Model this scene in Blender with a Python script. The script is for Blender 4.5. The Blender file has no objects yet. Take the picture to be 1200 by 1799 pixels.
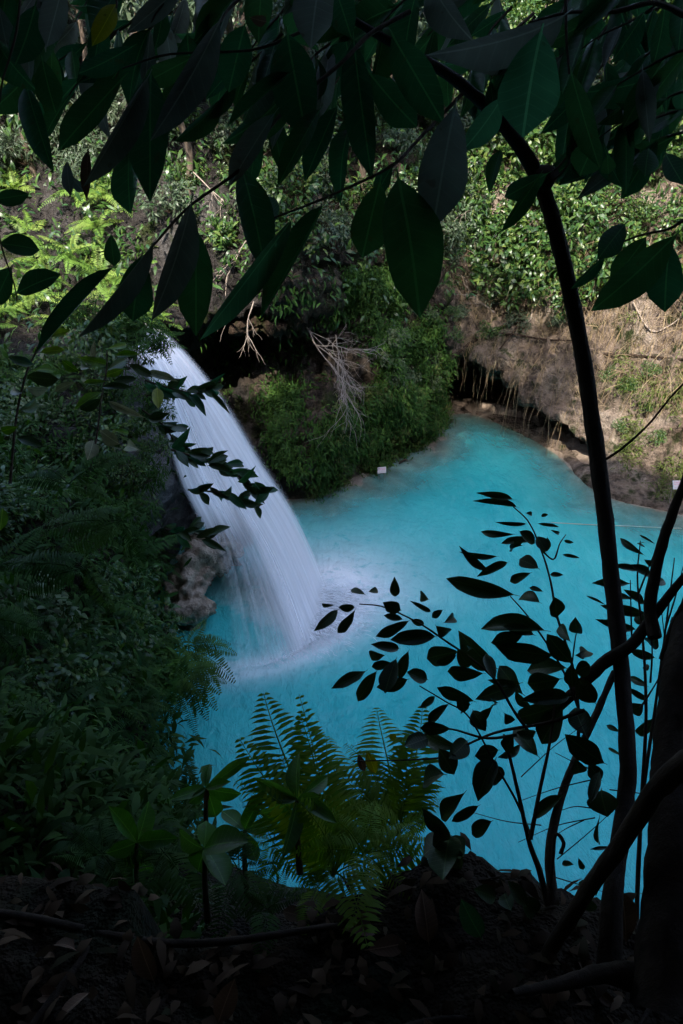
import bpy, math, random
import numpy as np
from mathutils import Vector, Matrix, noise as mnoise
from mathutils.bvhtree import BVHTree

R = math.radians
scene = bpy.context.scene
COL = scene.collection
rng = np.random.default_rng(7)
random.seed(7)

# ------------------------------------------------------------------ camera
CAM = Vector((0.0, 0.0, 12.0))
PITCH = R(30)
cam_d = bpy.data.cameras.new('camera')
cam_d.sensor_fit = 'VERTICAL'
cam_d.sensor_height = 36.0
cam_d.lens = 27.0
cam_d.clip_start = 0.05
cam_d.clip_end = 2000
cam = bpy.data.objects.new('camera', cam_d)
COL.objects.link(cam)
cam.location = CAM
cam.rotation_euler = (R(90) - PITCH, 0, 0)
scene.camera = cam

# ------------------------------------------------------------------ sky, sun, exposure
SUN_ELEV, SUN_AZ = R(46), R(187)        # azimuth measured from +Y towards +X: the sun stands behind the camera
w = bpy.data.worlds.new('World')
scene.world = w
w.use_nodes = True
nt = w.node_tree
sky = nt.nodes.new('ShaderNodeTexSky')
sky.sky_type = 'NISHITA'
sky.sun_disc = False
sky.sun_elevation = SUN_ELEV
sky.sun_rotation = SUN_AZ
sky.dust_density = 2.0
sky.air_density = 1.0
sky.ozone_density = 1.0
nt.links.new(sky.outputs[0], nt.nodes['Background'].inputs[0])
nt.nodes['Background'].inputs[1].default_value = 0.15
sd = bpy.data.lights.new('sun', 'SUN')
sd.energy = 2.0
sd.angle = R(0.6)
sd.color = (1.0, 0.94, 0.83)
sun = bpy.data.objects.new('sun', sd)
COL.objects.link(sun)
sdir = Vector((math.sin(SUN_AZ) * math.cos(SUN_ELEV), math.cos(SUN_AZ) * math.cos(SUN_ELEV), math.sin(SUN_ELEV)))
sun.rotation_euler = sdir.to_track_quat('Z', 'Y').to_euler()
sun.location = (0, 0, 40)
scene.view_settings.view_transform = 'Standard'
scene.view_settings.look = 'None'
scene.view_settings.gamma = 1.0
scene.view_settings.use_curve_mapping = False
scene.view_settings.exposure = 2.42
scene.render.engine = 'CYCLES'
scene.cycles.max_bounces = 4
scene.cycles.diffuse_bounces = 2
scene.cycles.glossy_bounces = 2
scene.cycles.transmission_bounces = 2
scene.cycles.transparent_max_bounces = 32
scene.cycles.caustics_reflective = False
scene.cycles.caustics_refractive = False
scene.cycles.sample_clamp_indirect = 4.0
scene.cycles.use_adaptive_sampling = True
scene.cycles.adaptive_threshold = 0.02
try:
    scene.cycles.use_denoising = True
except Exception:
    pass

# ------------------------------------------------------------------ surveying helpers (photo pixel -> place in the gorge)
FPX = 1799 * 27.0 / 36.0
CP, SP = math.cos(PITCH), math.sin(PITCH)
def ray(px, py):
    a = (px - 600) / FPX
    b = (py - 899.5) / FPX
    return Vector((a, CP - b * SP, -SP - b * CP))
def atY(px, py, Y):
    d = ray(px, py)
    return CAM + d * (Y / d.y)
def atZ(px, py, Z=0.0):
    d = ray(px, py)
    return CAM + d * ((Z - CAM.z) / d.z)
def atD(px, py, D):
    return CAM + ray(px, py) * D            # D: depth along the optical axis
def project(co):
    """Nx3 -> px, py, depth"""
    q = np.asarray(co, float) - np.array(CAM)
    dep = q[:, 1] * CP - q[:, 2] * SP
    up = q[:, 1] * SP + q[:, 2] * CP
    dep_s = np.where(np.abs(dep) < 1e-6, 1e-6, dep)
    return 600 + FPX * q[:, 0] / dep_s, 899.5 - FPX * up / dep_s, dep

# ------------------------------------------------------------------ object helpers
def mesh(name, verts, faces, mat=None, smooth=True, uv=None, attrs=None):
    me = bpy.data.meshes.new(name)
    v = np.asarray(verts, dtype=np.float32).reshape(-1, 3)
    f = faces
    if isinstance(f, np.ndarray):
        n = f.shape[1]
        me.vertices.add(len(v)); me.vertices.foreach_set('co', v.ravel())
        me.loops.add(f.size); me.loops.foreach_set('vertex_index', f.astype(np.int32).ravel())
        me.polygons.add(len(f))
        me.polygons.foreach_set('loop_start', np.arange(0, f.size, n, dtype=np.int32))
        me.polygons.foreach_set('loop_total', np.full(len(f), n, dtype=np.int32))
        me.update(calc_edges=True)
    else:
        me.from_pydata([tuple(map(float, q)) for q in v], [], f)
    if uv is not None:
        ul = me.uv_layers.new(name='UVMap')
        li = np.zeros(len(me.loops), dtype=np.int32)
        me.loops.foreach_get('vertex_index', li)
        ul.data.foreach_set('uv', np.asarray(uv, dtype=np.float32)[li].ravel())
    for k, a in (attrs or {}).items():
        at = me.attributes.new(k, 'FLOAT', 'POINT')
        at.data.foreach_set('value', np.asarray(a, dtype=np.float32))
    if smooth:
        me.polygons.foreach_set('use_smooth', np.ones(len(me.polygons), dtype=bool))
    if mat is not None:
        me.materials.append(mat)
    return me
def obj(name, me, parent=None, mw=None):
    o = bpy.data.objects.new(name, me)
    COL.objects.link(o)
    if parent is not None:
        o.parent = parent
    if mw is not None:
        o.matrix_basis = mw
    return o
def empty(name, loc):
    o = bpy.data.objects.new(name, None)
    COL.objects.link(o)
    o.location = loc
    o.empty_display_size = 0.2
    return o
def tag(o, label=None, cat=None, group=None, kind=None):
    if label: o['label'] = label
    if cat: o['category'] = cat
    if group: o['group'] = group
    if kind: o['kind'] = kind
    return o
def loc_m(root, mw):
    """world matrix -> matrix under a root that only has a location"""
    return Matrix.Translation(-root.location) @ mw
def frame(pos, d, nrm, s=1.0, sw=None):
    """matrix: local +Y along d, local +Z near nrm"""
    y = Vector(d).normalized()
    n = Vector(nrm)
    x = y.cross(n)
    if x.length < 1e-5:
        x = y.orthogonal()
    x.normalize()
    z = x.cross(y)
    sw = s if sw is None else sw
    m = Matrix(((x.x * sw, y.x * s, z.x * s, pos[0]), (x.y * sw, y.y * s, z.y * s, pos[1]), (x.z * sw, y.z * s, z.z * s, pos[2]), (0, 0, 0, 1)))
    return m
def fbm(p, scale, octv=4, seed=0.0, H=1.0):
    return mnoise.fractal(Vector((p[0] * scale + seed, p[1] * scale - seed, p[2] * scale + seed * 0.5)), H, 2.0, octv)
def catmull(P, n, closed=False):
    """P: k x m control points -> n samples"""
    P = np.asarray(P, float)
    k = len(P)
    if closed:
        t = np.linspace(0, k, n, endpoint=False)
        i = np.floor(t).astype(int); f = (t - i)[:, None]
        g = lambda j: P[(i + j) % k]
    else:
        t = np.linspace(0, k - 1, n)
        i = np.minimum(np.floor(t).astype(int), k - 2); f = (t - i)[:, None]
        Q = np.vstack([2 * P[0] - P[1], P, 2 * P[-1] - P[-2]])
        g = lambda j: Q[i + j + 1]
    a, b, c, d = g(-1), g(0), g(1), g(2)
    return 0.5 * (2 * b + (c - a) * f + (2 * a - 5 * b + 4 * c - d) * f ** 2 + (3 * b - a - 3 * c + d) * f ** 3)
def grid_faces(nu, nv, closed_u=False):
    f = []
    i = np.arange(nu if closed_u else nu - 1)[:, None]; j = np.arange(nv - 1)[None, :]
    i2 = (i + 1) % nu
    return np.stack([i * nv + j, i2 * nv + j, i2 * nv + j + 1, i * nv + j + 1], -1).reshape(-1, 4)
def tube(path, radii, sides=7, n=None, wob=0.0, seed=0):
    """smooth tapered tube through the path; returns verts, quad faces"""
    P = np.asarray([tuple(p) for p in path], float)
    rr = np.asarray(radii, float) if np.ndim(radii) else np.full(len(P), float(radii))
    if n:
        both = catmull(np.column_stack([P, rr]), n)
        P, rr = both[:, :3], np.maximum(both[:, 3], 1e-4)
    T = np.gradient(P, axis=0)
    T /= np.linalg.norm(T, axis=1)[:, None] + 1e-9
    ref = np.array([0.31, 0.2, 0.93]) if abs(T[0, 2]) < 0.9 else np.array([1.0, 0.2, 0])
    verts = []
    rs = np.random.default_rng(seed)
    for k in range(len(P)):
        x = np.cross(T[k], ref); x /= np.linalg.norm(x) + 1e-9
        y = np.cross(T[k], x)
        ref = np.cross(x, T[k])
        a = np.arange(sides) / sides * 2 * np.pi
        r = rr[k] * (1 + wob * rs.normal(size=sides))
        verts.append(P[k] + (np.cos(a) * r)[:, None] * x + (np.sin(a) * r)[:, None] * y)
    V = np.vstack(verts)
    m = len(P)
    f = []
    for k in range(m - 1):
        for s in range(sides):
            s2 = (s + 1) % sides
            f.append((k * sides + s, k * sides + s2, (k + 1) * sides + s2, (k + 1) * sides + s))
    return V, np.array(f)
def join(parts):
    vs, fs, o = [], [], 0
    for v, f in parts:
        vs.append(v); fs.append(f + o); o += len(v)
    return np.vstack(vs), np.vstack(fs)

# ------------------------------------------------------------------ materials
def new_mat(name):
    m = bpy.data.materials.new(name)
    m.use_nodes = True
    t = m.node_tree
    return m, t, t.nodes['Principled BSDF'], t.nodes['Material Output']
def nd(t, typ, **kw):
    n = t.nodes.new('ShaderNode' + typ)
    for k, v in kw.items():
        if k in n.inputs.keys() if hasattr(n.inputs, 'keys') else False:
            n.inputs[k].default_value = v
        else:
            setattr(n, k, v)
    return n
def ramp(t, fac, stops, interp='LINEAR'):
    r = t.nodes.new('ShaderNodeValToRGB')
    r.color_ramp.interpolation = interp
    e = r.color_ramp.elements
    while len(e) > 1: e.remove(e[-1])
    e[0].position, e[0].color = stops[0][0], (*stops[0][1], 1)
    for p, c in stops[1:]:
        q = e.new(p); q.color = (*c, 1)
    t.links.new(fac, r.inputs[0])
    return r.outputs[0]
def g3(v): return (v, v, v)
def noise_n(t, scale, detail=6, rough=0.6, vec=None, dist=0.0):
    n = t.nodes.new('ShaderNodeTexNoise')
    n.inputs['Scale'].default_value = scale
    n.inputs['Detail'].default_value = detail
    n.inputs['Roughness'].default_value = rough
    n.inputs['Distortion'].default_value = dist
    if vec is not None: t.links.new(vec, n.inputs['Vector'])
    return n.outputs[0]
def mixc(t, fac, a, b):
    m = t.nodes.new('ShaderNodeMix'); m.data_type = 'RGBA'
    for s, v in ((0, fac), (6, a), (7, b)):
        if hasattr(v, 'type') and hasattr(v, 'links'): t.links.new(v, m.inputs[s])
        else: m.inputs[s].default_value = v if s == 0 else (*v, 1)
    return m.outputs[2]
def math_n(t, op, a, b=None, clamp=False):
    m = t.nodes.new('ShaderNodeMath'); m.operation = op; m.use_clamp = clamp
    for s, v in ((0, a), (1, b)):
        if v is None: continue
        if hasattr(v, 'links'): t.links.new(v, m.inputs[s])
        else: m.inputs[s].default_value = v
    return m.outputs[0]
def bump(t, b, h, strength=0.5, dist=0.05):
    n = t.nodes.new('ShaderNodeBump')
    n.inputs['Strength'].default_value = strength
    n.inputs['Distance'].default_value = dist
    t.links.new(h, n.inputs['Height'])
    t.links.new(n.outputs[0], b.inputs['Normal'])
def objcoord(t, scale=(1, 1, 1)):
    g = t.nodes.new('ShaderNodeNewGeometry')
    mp = t.nodes.new('ShaderNodeMapping'); mp.inputs['Scale'].default_value = scale
    t.links.new(g.outputs['Position'], mp.inputs[0])
    return mp.outputs[0]

def rock_mat(name, dark, mid, light, moss, moss_amt, rough=0.85):
    m, t, b, o = new_mat(name)
    v = objcoord(t)
    n1 = noise_n(t, 0.55, 5, 0.65, v, 0.4)
    n2 = noise_n(t, 3.5, 6, 0.7, v)
    vs = objcoord(t, (1.0, 1.0, 0.35))
    n3 = noise_n(t, 1.6, 6, 0.6, vs)
    c1 = ramp(t, n1, [(0.3, dark), (0.5, mid), (0.68, light)])
    c2 = ramp(t, n2, [(0.32, g3(0.45)), (0.5, g3(0.95)), (0.72, g3(1.25))])
    mm = nd(t, 'Mix'); mm.data_type = 'RGBA'; mm.blend_type = 'MULTIPLY'; mm.inputs[0].default_value = 1
    t.links.new(c1, mm.inputs[6]); t.links.new(c2, mm.inputs[7])
    mf = ramp(t, n3, [(0.62 - moss_amt * 0.4, g3(0)), (0.72 - moss_amt * 0.4, g3(1))])
    mossc = ramp(t, n2, [(0.3, tuple(x * 0.4 for x in moss)), (0.7, moss)])
    sep = nd(t, 'SeparateColor'); t.links.new(mf, sep.inputs[0])
    col = mixc(t, sep.outputs[0], mm.outputs[2], mossc)
    t.links.new(col, b.inputs['Base Color'])
    b.inputs['Roughness'].default_value = rough
    b.inputs['Specular IOR Level'].default_value = 0.5 if rough < .5 else 0.12
    hh = math_n(t, 'ADD', n2, math_n(t, 'MULTIPLY', noise_n(t, 14, 3, 0.7, v), 0.4))
    bump(t, b, hh, 0.9, 0.12)
    return m
M = {}
def wall_mat():
    """rock of the gorge: brown cliff, tan right bank, grey wet rock by the fall, dark soil near the ledge (weights are stored on the mesh)"""
    m, t, b, o = new_mat('gorge_rock')
    v = objcoord(t)
    n1 = noise_n(t, 0.55, 5, 0.65, v, 0.4)
    n2 = noise_n(t, 3.5, 6, 0.7, v)
    n3 = noise_n(t, 1.6, 6, 0.6, objcoord(t, (1.0, 1.0, 0.35)))
    def tone(c): return ramp(t, n1, [(0.3, c[0]), (0.5, c[1]), (0.68, c[2])])
    cliff = tone([(0.035, 0.026, 0.02), (0.10, 0.075, 0.055), (0.2, 0.155, 0.12)])
    tan = tone([(0.10, 0.07, 0.052), (0.25, 0.188, 0.145), (0.40, 0.325, 0.26)])
    wet = tone([(0.025, 0.022, 0.02), (0.06, 0.052, 0.048), (0.13, 0.12, 0.115)])
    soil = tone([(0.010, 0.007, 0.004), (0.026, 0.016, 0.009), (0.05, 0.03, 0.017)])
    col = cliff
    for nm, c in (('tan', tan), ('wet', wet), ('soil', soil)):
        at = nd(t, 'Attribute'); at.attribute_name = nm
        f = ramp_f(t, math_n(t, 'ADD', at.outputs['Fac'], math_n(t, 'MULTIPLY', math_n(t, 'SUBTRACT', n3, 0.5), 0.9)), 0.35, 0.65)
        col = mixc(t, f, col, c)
    c2 = ramp(t, n2, [(0.36, g3(0.3)), (0.5, g3(0.9)), (0.66, g3(1.35))])
    mm = nd(t, 'Mix'); mm.data_type = 'RGBA'; mm.blend_type = 'MULTIPLY'; mm.inputs[0].default_value = 1
    t.links.new(col, mm.inputs[6]); t.links.new(c2, mm.inputs[7])
    col = mixc(t, ramp_f(t, n3, 0.54, 0.64), mm.outputs[2], ramp(t, n2, [(0.3, (0.02, 0.025, 0.008)), (0.7, (0.05, 0.065, 0.02))]))
    t.links.new(col, b.inputs['Base Color'])
    b.inputs['Roughness'].default_value = 0.85
    b.inputs['Specular IOR Level'].default_value = 0.15
    bump(t, b, math_n(t, 'ADD', n2, math_n(t, 'MULTIPLY', noise_n(t, 14, 3, 0.7, v), 0.4)), 1.0, 0.3)
    return m
def ramp_f(t, fac, a, bb):
    mr = nd(t, 'MapRange'); mr.inputs['From Min'].default_value = a; mr.inputs['From Max'].default_value = bb
    mr.clamp = True
    t.links.new(fac, mr.inputs['Value'])
    return mr.outputs[0]
M['wall'] = wall_mat()
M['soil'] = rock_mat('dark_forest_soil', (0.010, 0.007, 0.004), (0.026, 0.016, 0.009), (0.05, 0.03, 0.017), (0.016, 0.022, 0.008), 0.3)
M['travertine'] = rock_mat('travertine_rock', (0.15, 0.11, 0.08), (0.40, 0.31, 0.235), (0.58, 0.49, 0.40), (0.07, 0.06, 0.04), 0.0)
M['wet_rock'] = rock_mat('wet_grey_rock', (0.03, 0.028, 0.028), (0.09, 0.085, 0.085), (0.19, 0.18, 0.18), (0.03, 0.04, 0.015), 0.1, 0.35)

def bark_mat(name, dark, light, rough=0.8):
    m, t, b, o = new_mat(name)
    v = objcoord(t, (1, 1, 0.25))
    n1 = noise_n(t, 26, 8, 0.7, v)
    n2 = noise_n(t, 5, 5, 0.6, objcoord(t))
    f = math_n(t, 'ADD', math_n(t, 'MULTIPLY', n1, 0.6), math_n(t, 'MULTIPLY', n2, 0.4))
    t.links.new(ramp(t, f, [(0.35, dark), (0.65, light)]), b.inputs['Base Color'])
    b.inputs['Roughness'].default_value = rough
    b.inputs['Specular IOR Level'].default_value = 0.15
    bump(t, b, n1, 0.8, 0.01)
    return m
M['bark'] = bark_mat('dark_bark', (0.014, 0.009, 0.006), (0.05, 0.032, 0.022))
M['twig'] = bark_mat('brown_twig_bark', (0.03, 0.02, 0.014), (0.09, 0.06, 0.04))
M['pale_wood'] = bark_mat('weathered_dead_wood', (0.16, 0.12, 0.095), (0.42, 0.35, 0.30))
M['root'] = bark_mat('straw_root', (0.13, 0.085, 0.045), (0.34, 0.25, 0.15))
M['hill_trunk'] = bark_mat('hillside_trunk', (0.05, 0.038, 0.028), (0.17, 0.13, 0.10))

def leaf_mat(name, cols, veins=False, transl=0.3, rough=0.42, spec=0.3, spots=0.0):
    """cols: ramp colours picked per leaf (object random + 'rnd' attribute)"""
    m, t, b, o = new_mat(name)
    at = nd(t, 'Attribute'); at.attribute_name = 'rnd'
    oi = nd(t, 'ObjectInfo')
    f = math_n(t, 'FRACT', math_n(t, 'ADD', at.outputs['Fac'], oi.outputs['Random']))
    n = len(cols)
    col = ramp(t, f, [(i / max(1, n - 1), c) for i, c in enumerate(cols)])
    v = objcoord(t)
    blot = noise_n(t, 9 if veins else 2.5, 2, 0.6, v)
    mm = nd(t, 'Mix'); mm.data_type = 'RGBA'; mm.blend_type = 'MULTIPLY'; mm.inputs[0].default_value = 1
    t.links.new(col, mm.inputs[6]); t.links.new(ramp(t, blot, [(0.3, g3(0.7)), (0.7, g3(1.2))]), mm.inputs[7])
    col = mm.outputs[2]
    if veins:
        uvn = nd(t, 'UVMap'); sep = nd(t, 'SeparateXYZ'); t.links.new(uvn.outputs[0], sep.inputs[0])
        au = math_n(t, 'ABSOLUTE', math_n(t, 'SUBTRACT', sep.outputs[0], 0.5))
        mid = math_n(t, 'LESS_THAN', au, 0.022)
        vv = math_n(t, 'SUBTRACT', sep.outputs[1], math_n(t, 'MULTIPLY', au, 0.35))
        side = math_n(t, 'FRACT', math_n(t, 'ADD', math_n(t, 'MULTIPLY', vv, 10.0), math_n(t, 'MULTIPLY', blot, 0.9)))
        sidem = ramp(t, side, [(0.0, g3(1)), (0.10, g3(0)), (0.9, g3(0)), (1.0, g3(1))])
        s2 = nd(t, 'SeparateColor'); t.links.new(sidem, s2.inputs[0])
        col = mixc(t, math_n(t, 'MULTIPLY', s2.outputs[0], 0.12), col, tuple(min(1, x * 2.2 + 0.01) for x in cols[-1]))
        col = mixc(t, math_n(t, 'MULTIPLY', mid, 0.4), col, tuple(min(1, x * 2.6 + 0.015) for x in cols[-1]))
        hgt = math_n(t, 'ADD', math_n(t, 'MULTIPLY', s2.outputs[0], -0.6), math_n(t, 'MULTIPLY', mid, -1.0))
        bump(t, b, hgt, 0.3, 0.004)
    if spots:
        sp = noise_n(t, 30, 3, 0.5, v)
        sc = nd(t, 'SeparateColor'); t.links.new(ramp(t, sp, [(0.66, g3(0)), (0.7, g3(1))]), sc.inputs[0])
        col = mixc(t, math_n(t, 'MULTIPLY', sc.outputs[0], spots), col, (0.05, 0.03, 0.01))
    t.links.new(col, b.inputs['Base Color'])
    b.inputs['Roughness'].default_value = rough
    b.inputs['Specular IOR Level'].default_value = spec
    tr = nd(t, 'BsdfTranslucent')
    hs = nd(t, 'HueSaturation'); hs.inputs['Saturation'].default_value = 1.15; hs.inputs['Value'].default_value = 1.3
    t.links.new(col, hs.inputs['Color']); t.links.new(hs.outputs[0], tr.inputs[0])
    mx = nd(t, 'MixShader'); mx.inputs[0].default_value = transl
    t.links.new(b.outputs[0], mx.inputs[1]); t.links.new(tr.outputs[0], mx.inputs[2])
    t.links.new(mx.outputs[0], o.inputs[0])
    return m
M['big_leaf'] = leaf_mat('dark_glossy_leaf', [(0.014, 0.055, 0.026), (0.022, 0.07, 0.028), (0.032, 0.085, 0.028)], True, 0.4, 0.38, spots=0.4)
M['big_leaf_grey'] = leaf_mat('grey_leaf_underside', [(0.085, 0.10, 0.08), (0.12, 0.135, 0.11), (0.10, 0.115, 0.09)], True, 0.3, 0.5, spots=0.4)
M['big_leaf_lit_tint'] = leaf_mat('light_tinted_leaf', [(0.07, 0.2, 0.10), (0.10, 0.24, 0.12)], True, 0.3, 0.45, spots=.3)  # brighter copy of the big leaf, light put into its colour
M['big_leaf_yellow'] = leaf_mat('yellowed_and_lit_leaf', [(0.22, 0.24, 0.03), (0.30, 0.26, 0.04)], True, 0.3, 0.45, spots=0.6)  # yellowed leaves; also paints sunlight onto one hanging leaf
M['brown_leaf'] = leaf_mat('dry_brown_leaf', [(0.10, 0.05, 0.028), (0.15, 0.08, 0.05), (0.20, 0.12, 0.08)], True, 0.1, 0.7)
M['shrub_leaf'] = leaf_mat('olive_shrub_leaf', [(0.022, 0.045, 0.015), (0.03, 0.06, 0.018), (0.045, 0.07, 0.02)], True, 0.1, 0.42, spots=0.5)
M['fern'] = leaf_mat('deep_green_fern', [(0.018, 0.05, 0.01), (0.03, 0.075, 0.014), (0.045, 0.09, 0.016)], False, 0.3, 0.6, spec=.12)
M['fern_sun_tint'] = leaf_mat('sun_tinted_fern', [(0.10, 0.20, 0.035), (0.16, 0.27, 0.045), (0.24, 0.33, 0.07)], False, 0.35, 0.5)  # fern colour raised to stand in for strong sun on the patch
M['bush'] = leaf_mat('hillside_leaf', [(0.02, 0.055, 0.014), (0.038, 0.09, 0.02), (0.07, 0.14, 0.028), (0.13, 0.175, 0.04), (0.03, 0.08, 0.03), (0.05, 0.10, 0.015)], False, 0.3, 0.36, spec=.45)
M['bush_pale'] = leaf_mat('grey_green_leaf', [(0.045, 0.075, 0.04), (0.065, 0.095, 0.055), (0.10, 0.13, 0.075), (0.03, 0.055, 0.028)], False, 0.25, 0.4)
M['moss'] = leaf_mat('wet_cliff_fern', [(0.035, 0.085, 0.018), (0.06, 0.13, 0.024), (0.085, 0.16, 0.03), (0.04, 0.095, 0.026)], False, 0.3, 0.6, spec=.15)
M['vine'] = leaf_mat('round_vine_leaf', [(0.07, 0.11, 0.045), (0.10, 0.14, 0.06), (0.13, 0.16, 0.08), (0.06, 0.10, 0.04)], False, 0.2, 0.45)
M['grass'] = leaf_mat('bank_grass', [(0.07, 0.10, 0.02), (0.11, 0.14, 0.03), (0.14, 0.15, 0.05)], False, 0.3, 0.6)
M['shade_crown'] = leaf_mat('shade_crown_leaf', [(0.02, 0.05, 0.015), (0.03, 0.07, 0.02)], False, 0.08, 0.5)  # leaf of the unseen trees added for shade

# water of the pool: milky turquoise, clearer over the shallows
def water_mat():
    m, t, b, o = new_mat('milky_turquoise_water')
    at = nd(t, 'Attribute'); at.attribute_name = 'depth'
    v = objcoord(t)
    n1 = noise_n(t, 0.35, 4, 0.55, v, 0.3)
    n2 = noise_n(t, 3.2, 6, 0.7, objcoord(t, (1.0, 0.35, 1)), 0.35)
    body = ramp(t, n1, [(0.3, (0.028, 0.40, 0.405)), (0.7, (0.065, 0.51, 0.49))])
    aer = nd(t, 'Attribute'); aer.attribute_name = 'bubbles'
    bub = math_n(t, 'MULTIPLY', aer.outputs['Fac'], ramp_f(t, noise_n(t, 2.6, 6, .7, v, .4), .22, .46), True)
    c0 = mixc(t, math_n(t, 'MULTIPLY', ramp_f(t, n2, 0.48, 0.8), 0.16), body, (0.36, 0.8, 0.82))
    t.links.new(mixc(t, bub, c0, (0.96, 0.97, 0.97)), b.inputs['Base Color'])
    b.inputs['Roughness'].default_value = 0.12
    b.inputs['IOR'].default_value = 1.33
    h = math_n(t, 'ADD', noise_n(t, 1.5, 4, 0.6, objcoord(t, (1, 0.5, 1)), 0.5), math_n(t, 'MULTIPLY', noise_n(t, 7.0, 4, 0.65, objcoord(t, (1, 0.4, 1)), 0.3), 0.4))
    gp = nd(t, 'NewGeometry'); vd = nd(t, 'VectorMath'); vd.operation = 'DISTANCE'; vd.inputs[1].default_value = (-1.0, 15.6, 0)
    t.links.new(gp.outputs['Position'], vd.inputs[0])
    dist_ = math_n(t, 'ADD', vd.outputs['Value'], math_n(t, 'MULTIPLY', noise_n(t, .8, 3, .6, v), 1.4))
    wv = math_n(t, 'MULTIPLY', math_n(t, 'SINE', math_n(t, 'MULTIPLY', dist_, 11.0)), math_n(t, 'POWER', 2.718, math_n(t, 'MULTIPLY', vd.outputs['Value'], -0.28)))
    h = math_n(t, 'ADD', h, math_n(t, 'MULTIPLY', wv, 0.22))
    bump(t, b, h, 0.8, 0.18)
    tr = nd(t, 'BsdfTransparent'); tr.inputs[0].default_value = (0.80, 0.95, 0.95, 1)
    op = math_n(t, 'SUBTRACT', 1.0, math_n(t, 'POWER', 2.718, math_n(t, 'MULTIPLY', at.outputs['Fac'], -2.6)))
    op = math_n(t, 'ADD', math_n(t, 'MULTIPLY', op, 0.93), 0.07)
    mx = nd(t, 'MixShader')
    t.links.new(op, mx.inputs[0]); t.links.new(tr.outputs[0], mx.inputs[1]); t.links.new(b.outputs[0], mx.inputs[2])
    t.links.new(mx.outputs[0], o.inputs[0])
    return m
M['water'] = water_mat()

# falling water: white, silky, streaked along the flow; 'cover' says how dense the sheet is there
def fall_mat(name, su, sv, lo, hi, tint=(0.95, 0.95, 0.96)):
    m, t, b, o = new_mat(name)
    uvn = nd(t, 'UVMap')
    mp = nd(t, 'Mapping'); mp.inputs['Scale'].default_value = (su, sv, 1)
    t.links.new(uvn.outputs[0], mp.inputs[0])
    n1 = noise_n(t, 1.0, 5, 0.65, mp.outputs[0], 0.25)
    mp2 = nd(t, 'Mapping'); mp2.inputs['Scale'].default_value = (su * 4.2, sv * 1.6, 1)
    t.links.new(uvn.outputs[0], mp2.inputs[0])
    n2 = noise_n(t, 1.0, 4, 0.6, mp2.outputs[0], 0.1)
    at = nd(t, 'Attribute'); at.attribute_name = 'cover'
    s = math_n(t, 'ADD', math_n(t, 'MULTIPLY', n1, 0.62), math_n(t, 'MULTIPLY', n2, 0.38))
    k = math_n(t, 'ADD', s, math_n(t, 'MULTIPLY', math_n(t, 'SUBTRACT', at.outputs['Fac'], 0.5), 1.0))
    al = ramp_f(t, k, lo, hi)
    edge = nd(t, 'Attribute'); edge.attribute_name = 'edge'
    al = math_n(t, 'MULTIPLY', al, edge.outputs['Fac'])
    b.inputs['Base Color'].default_value = (*tint, 1)
    b.inputs['Roughness'].default_value = 0.55
    b.inputs['Specular IOR Level'].default_value = 0.25
    tl = nd(t, 'BsdfTranslucent'); tl.inputs[0].default_value = (*tint, 1)
    m1 = nd(t, 'MixShader'); m1.inputs[0].default_value = 0.06
    t.links.new(b.outputs[0], m1.inputs[1]); t.links.new(tl.outputs[0], m1.inputs[2])
    tr = nd(t, 'BsdfTransparent')
    m2 = nd(t, 'MixShader')
    t.links.new(al, m2.inputs[0]); t.links.new(tr.outputs[0], m2.inputs[1]); t.links.new(m1.outputs[0], m2.inputs[2])
    t.links.new(m2.outputs[0], o.inputs[0])
    bump(t, b, s, 0.25, 0.04)
    return m
M['fall'] = fall_mat('falling_white_water', 13, 0.6, 0.02, 0.74)
M['veil'] = fall_mat('thin_water_veil', 16, 0.5, 0.20, 1.2)

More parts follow.
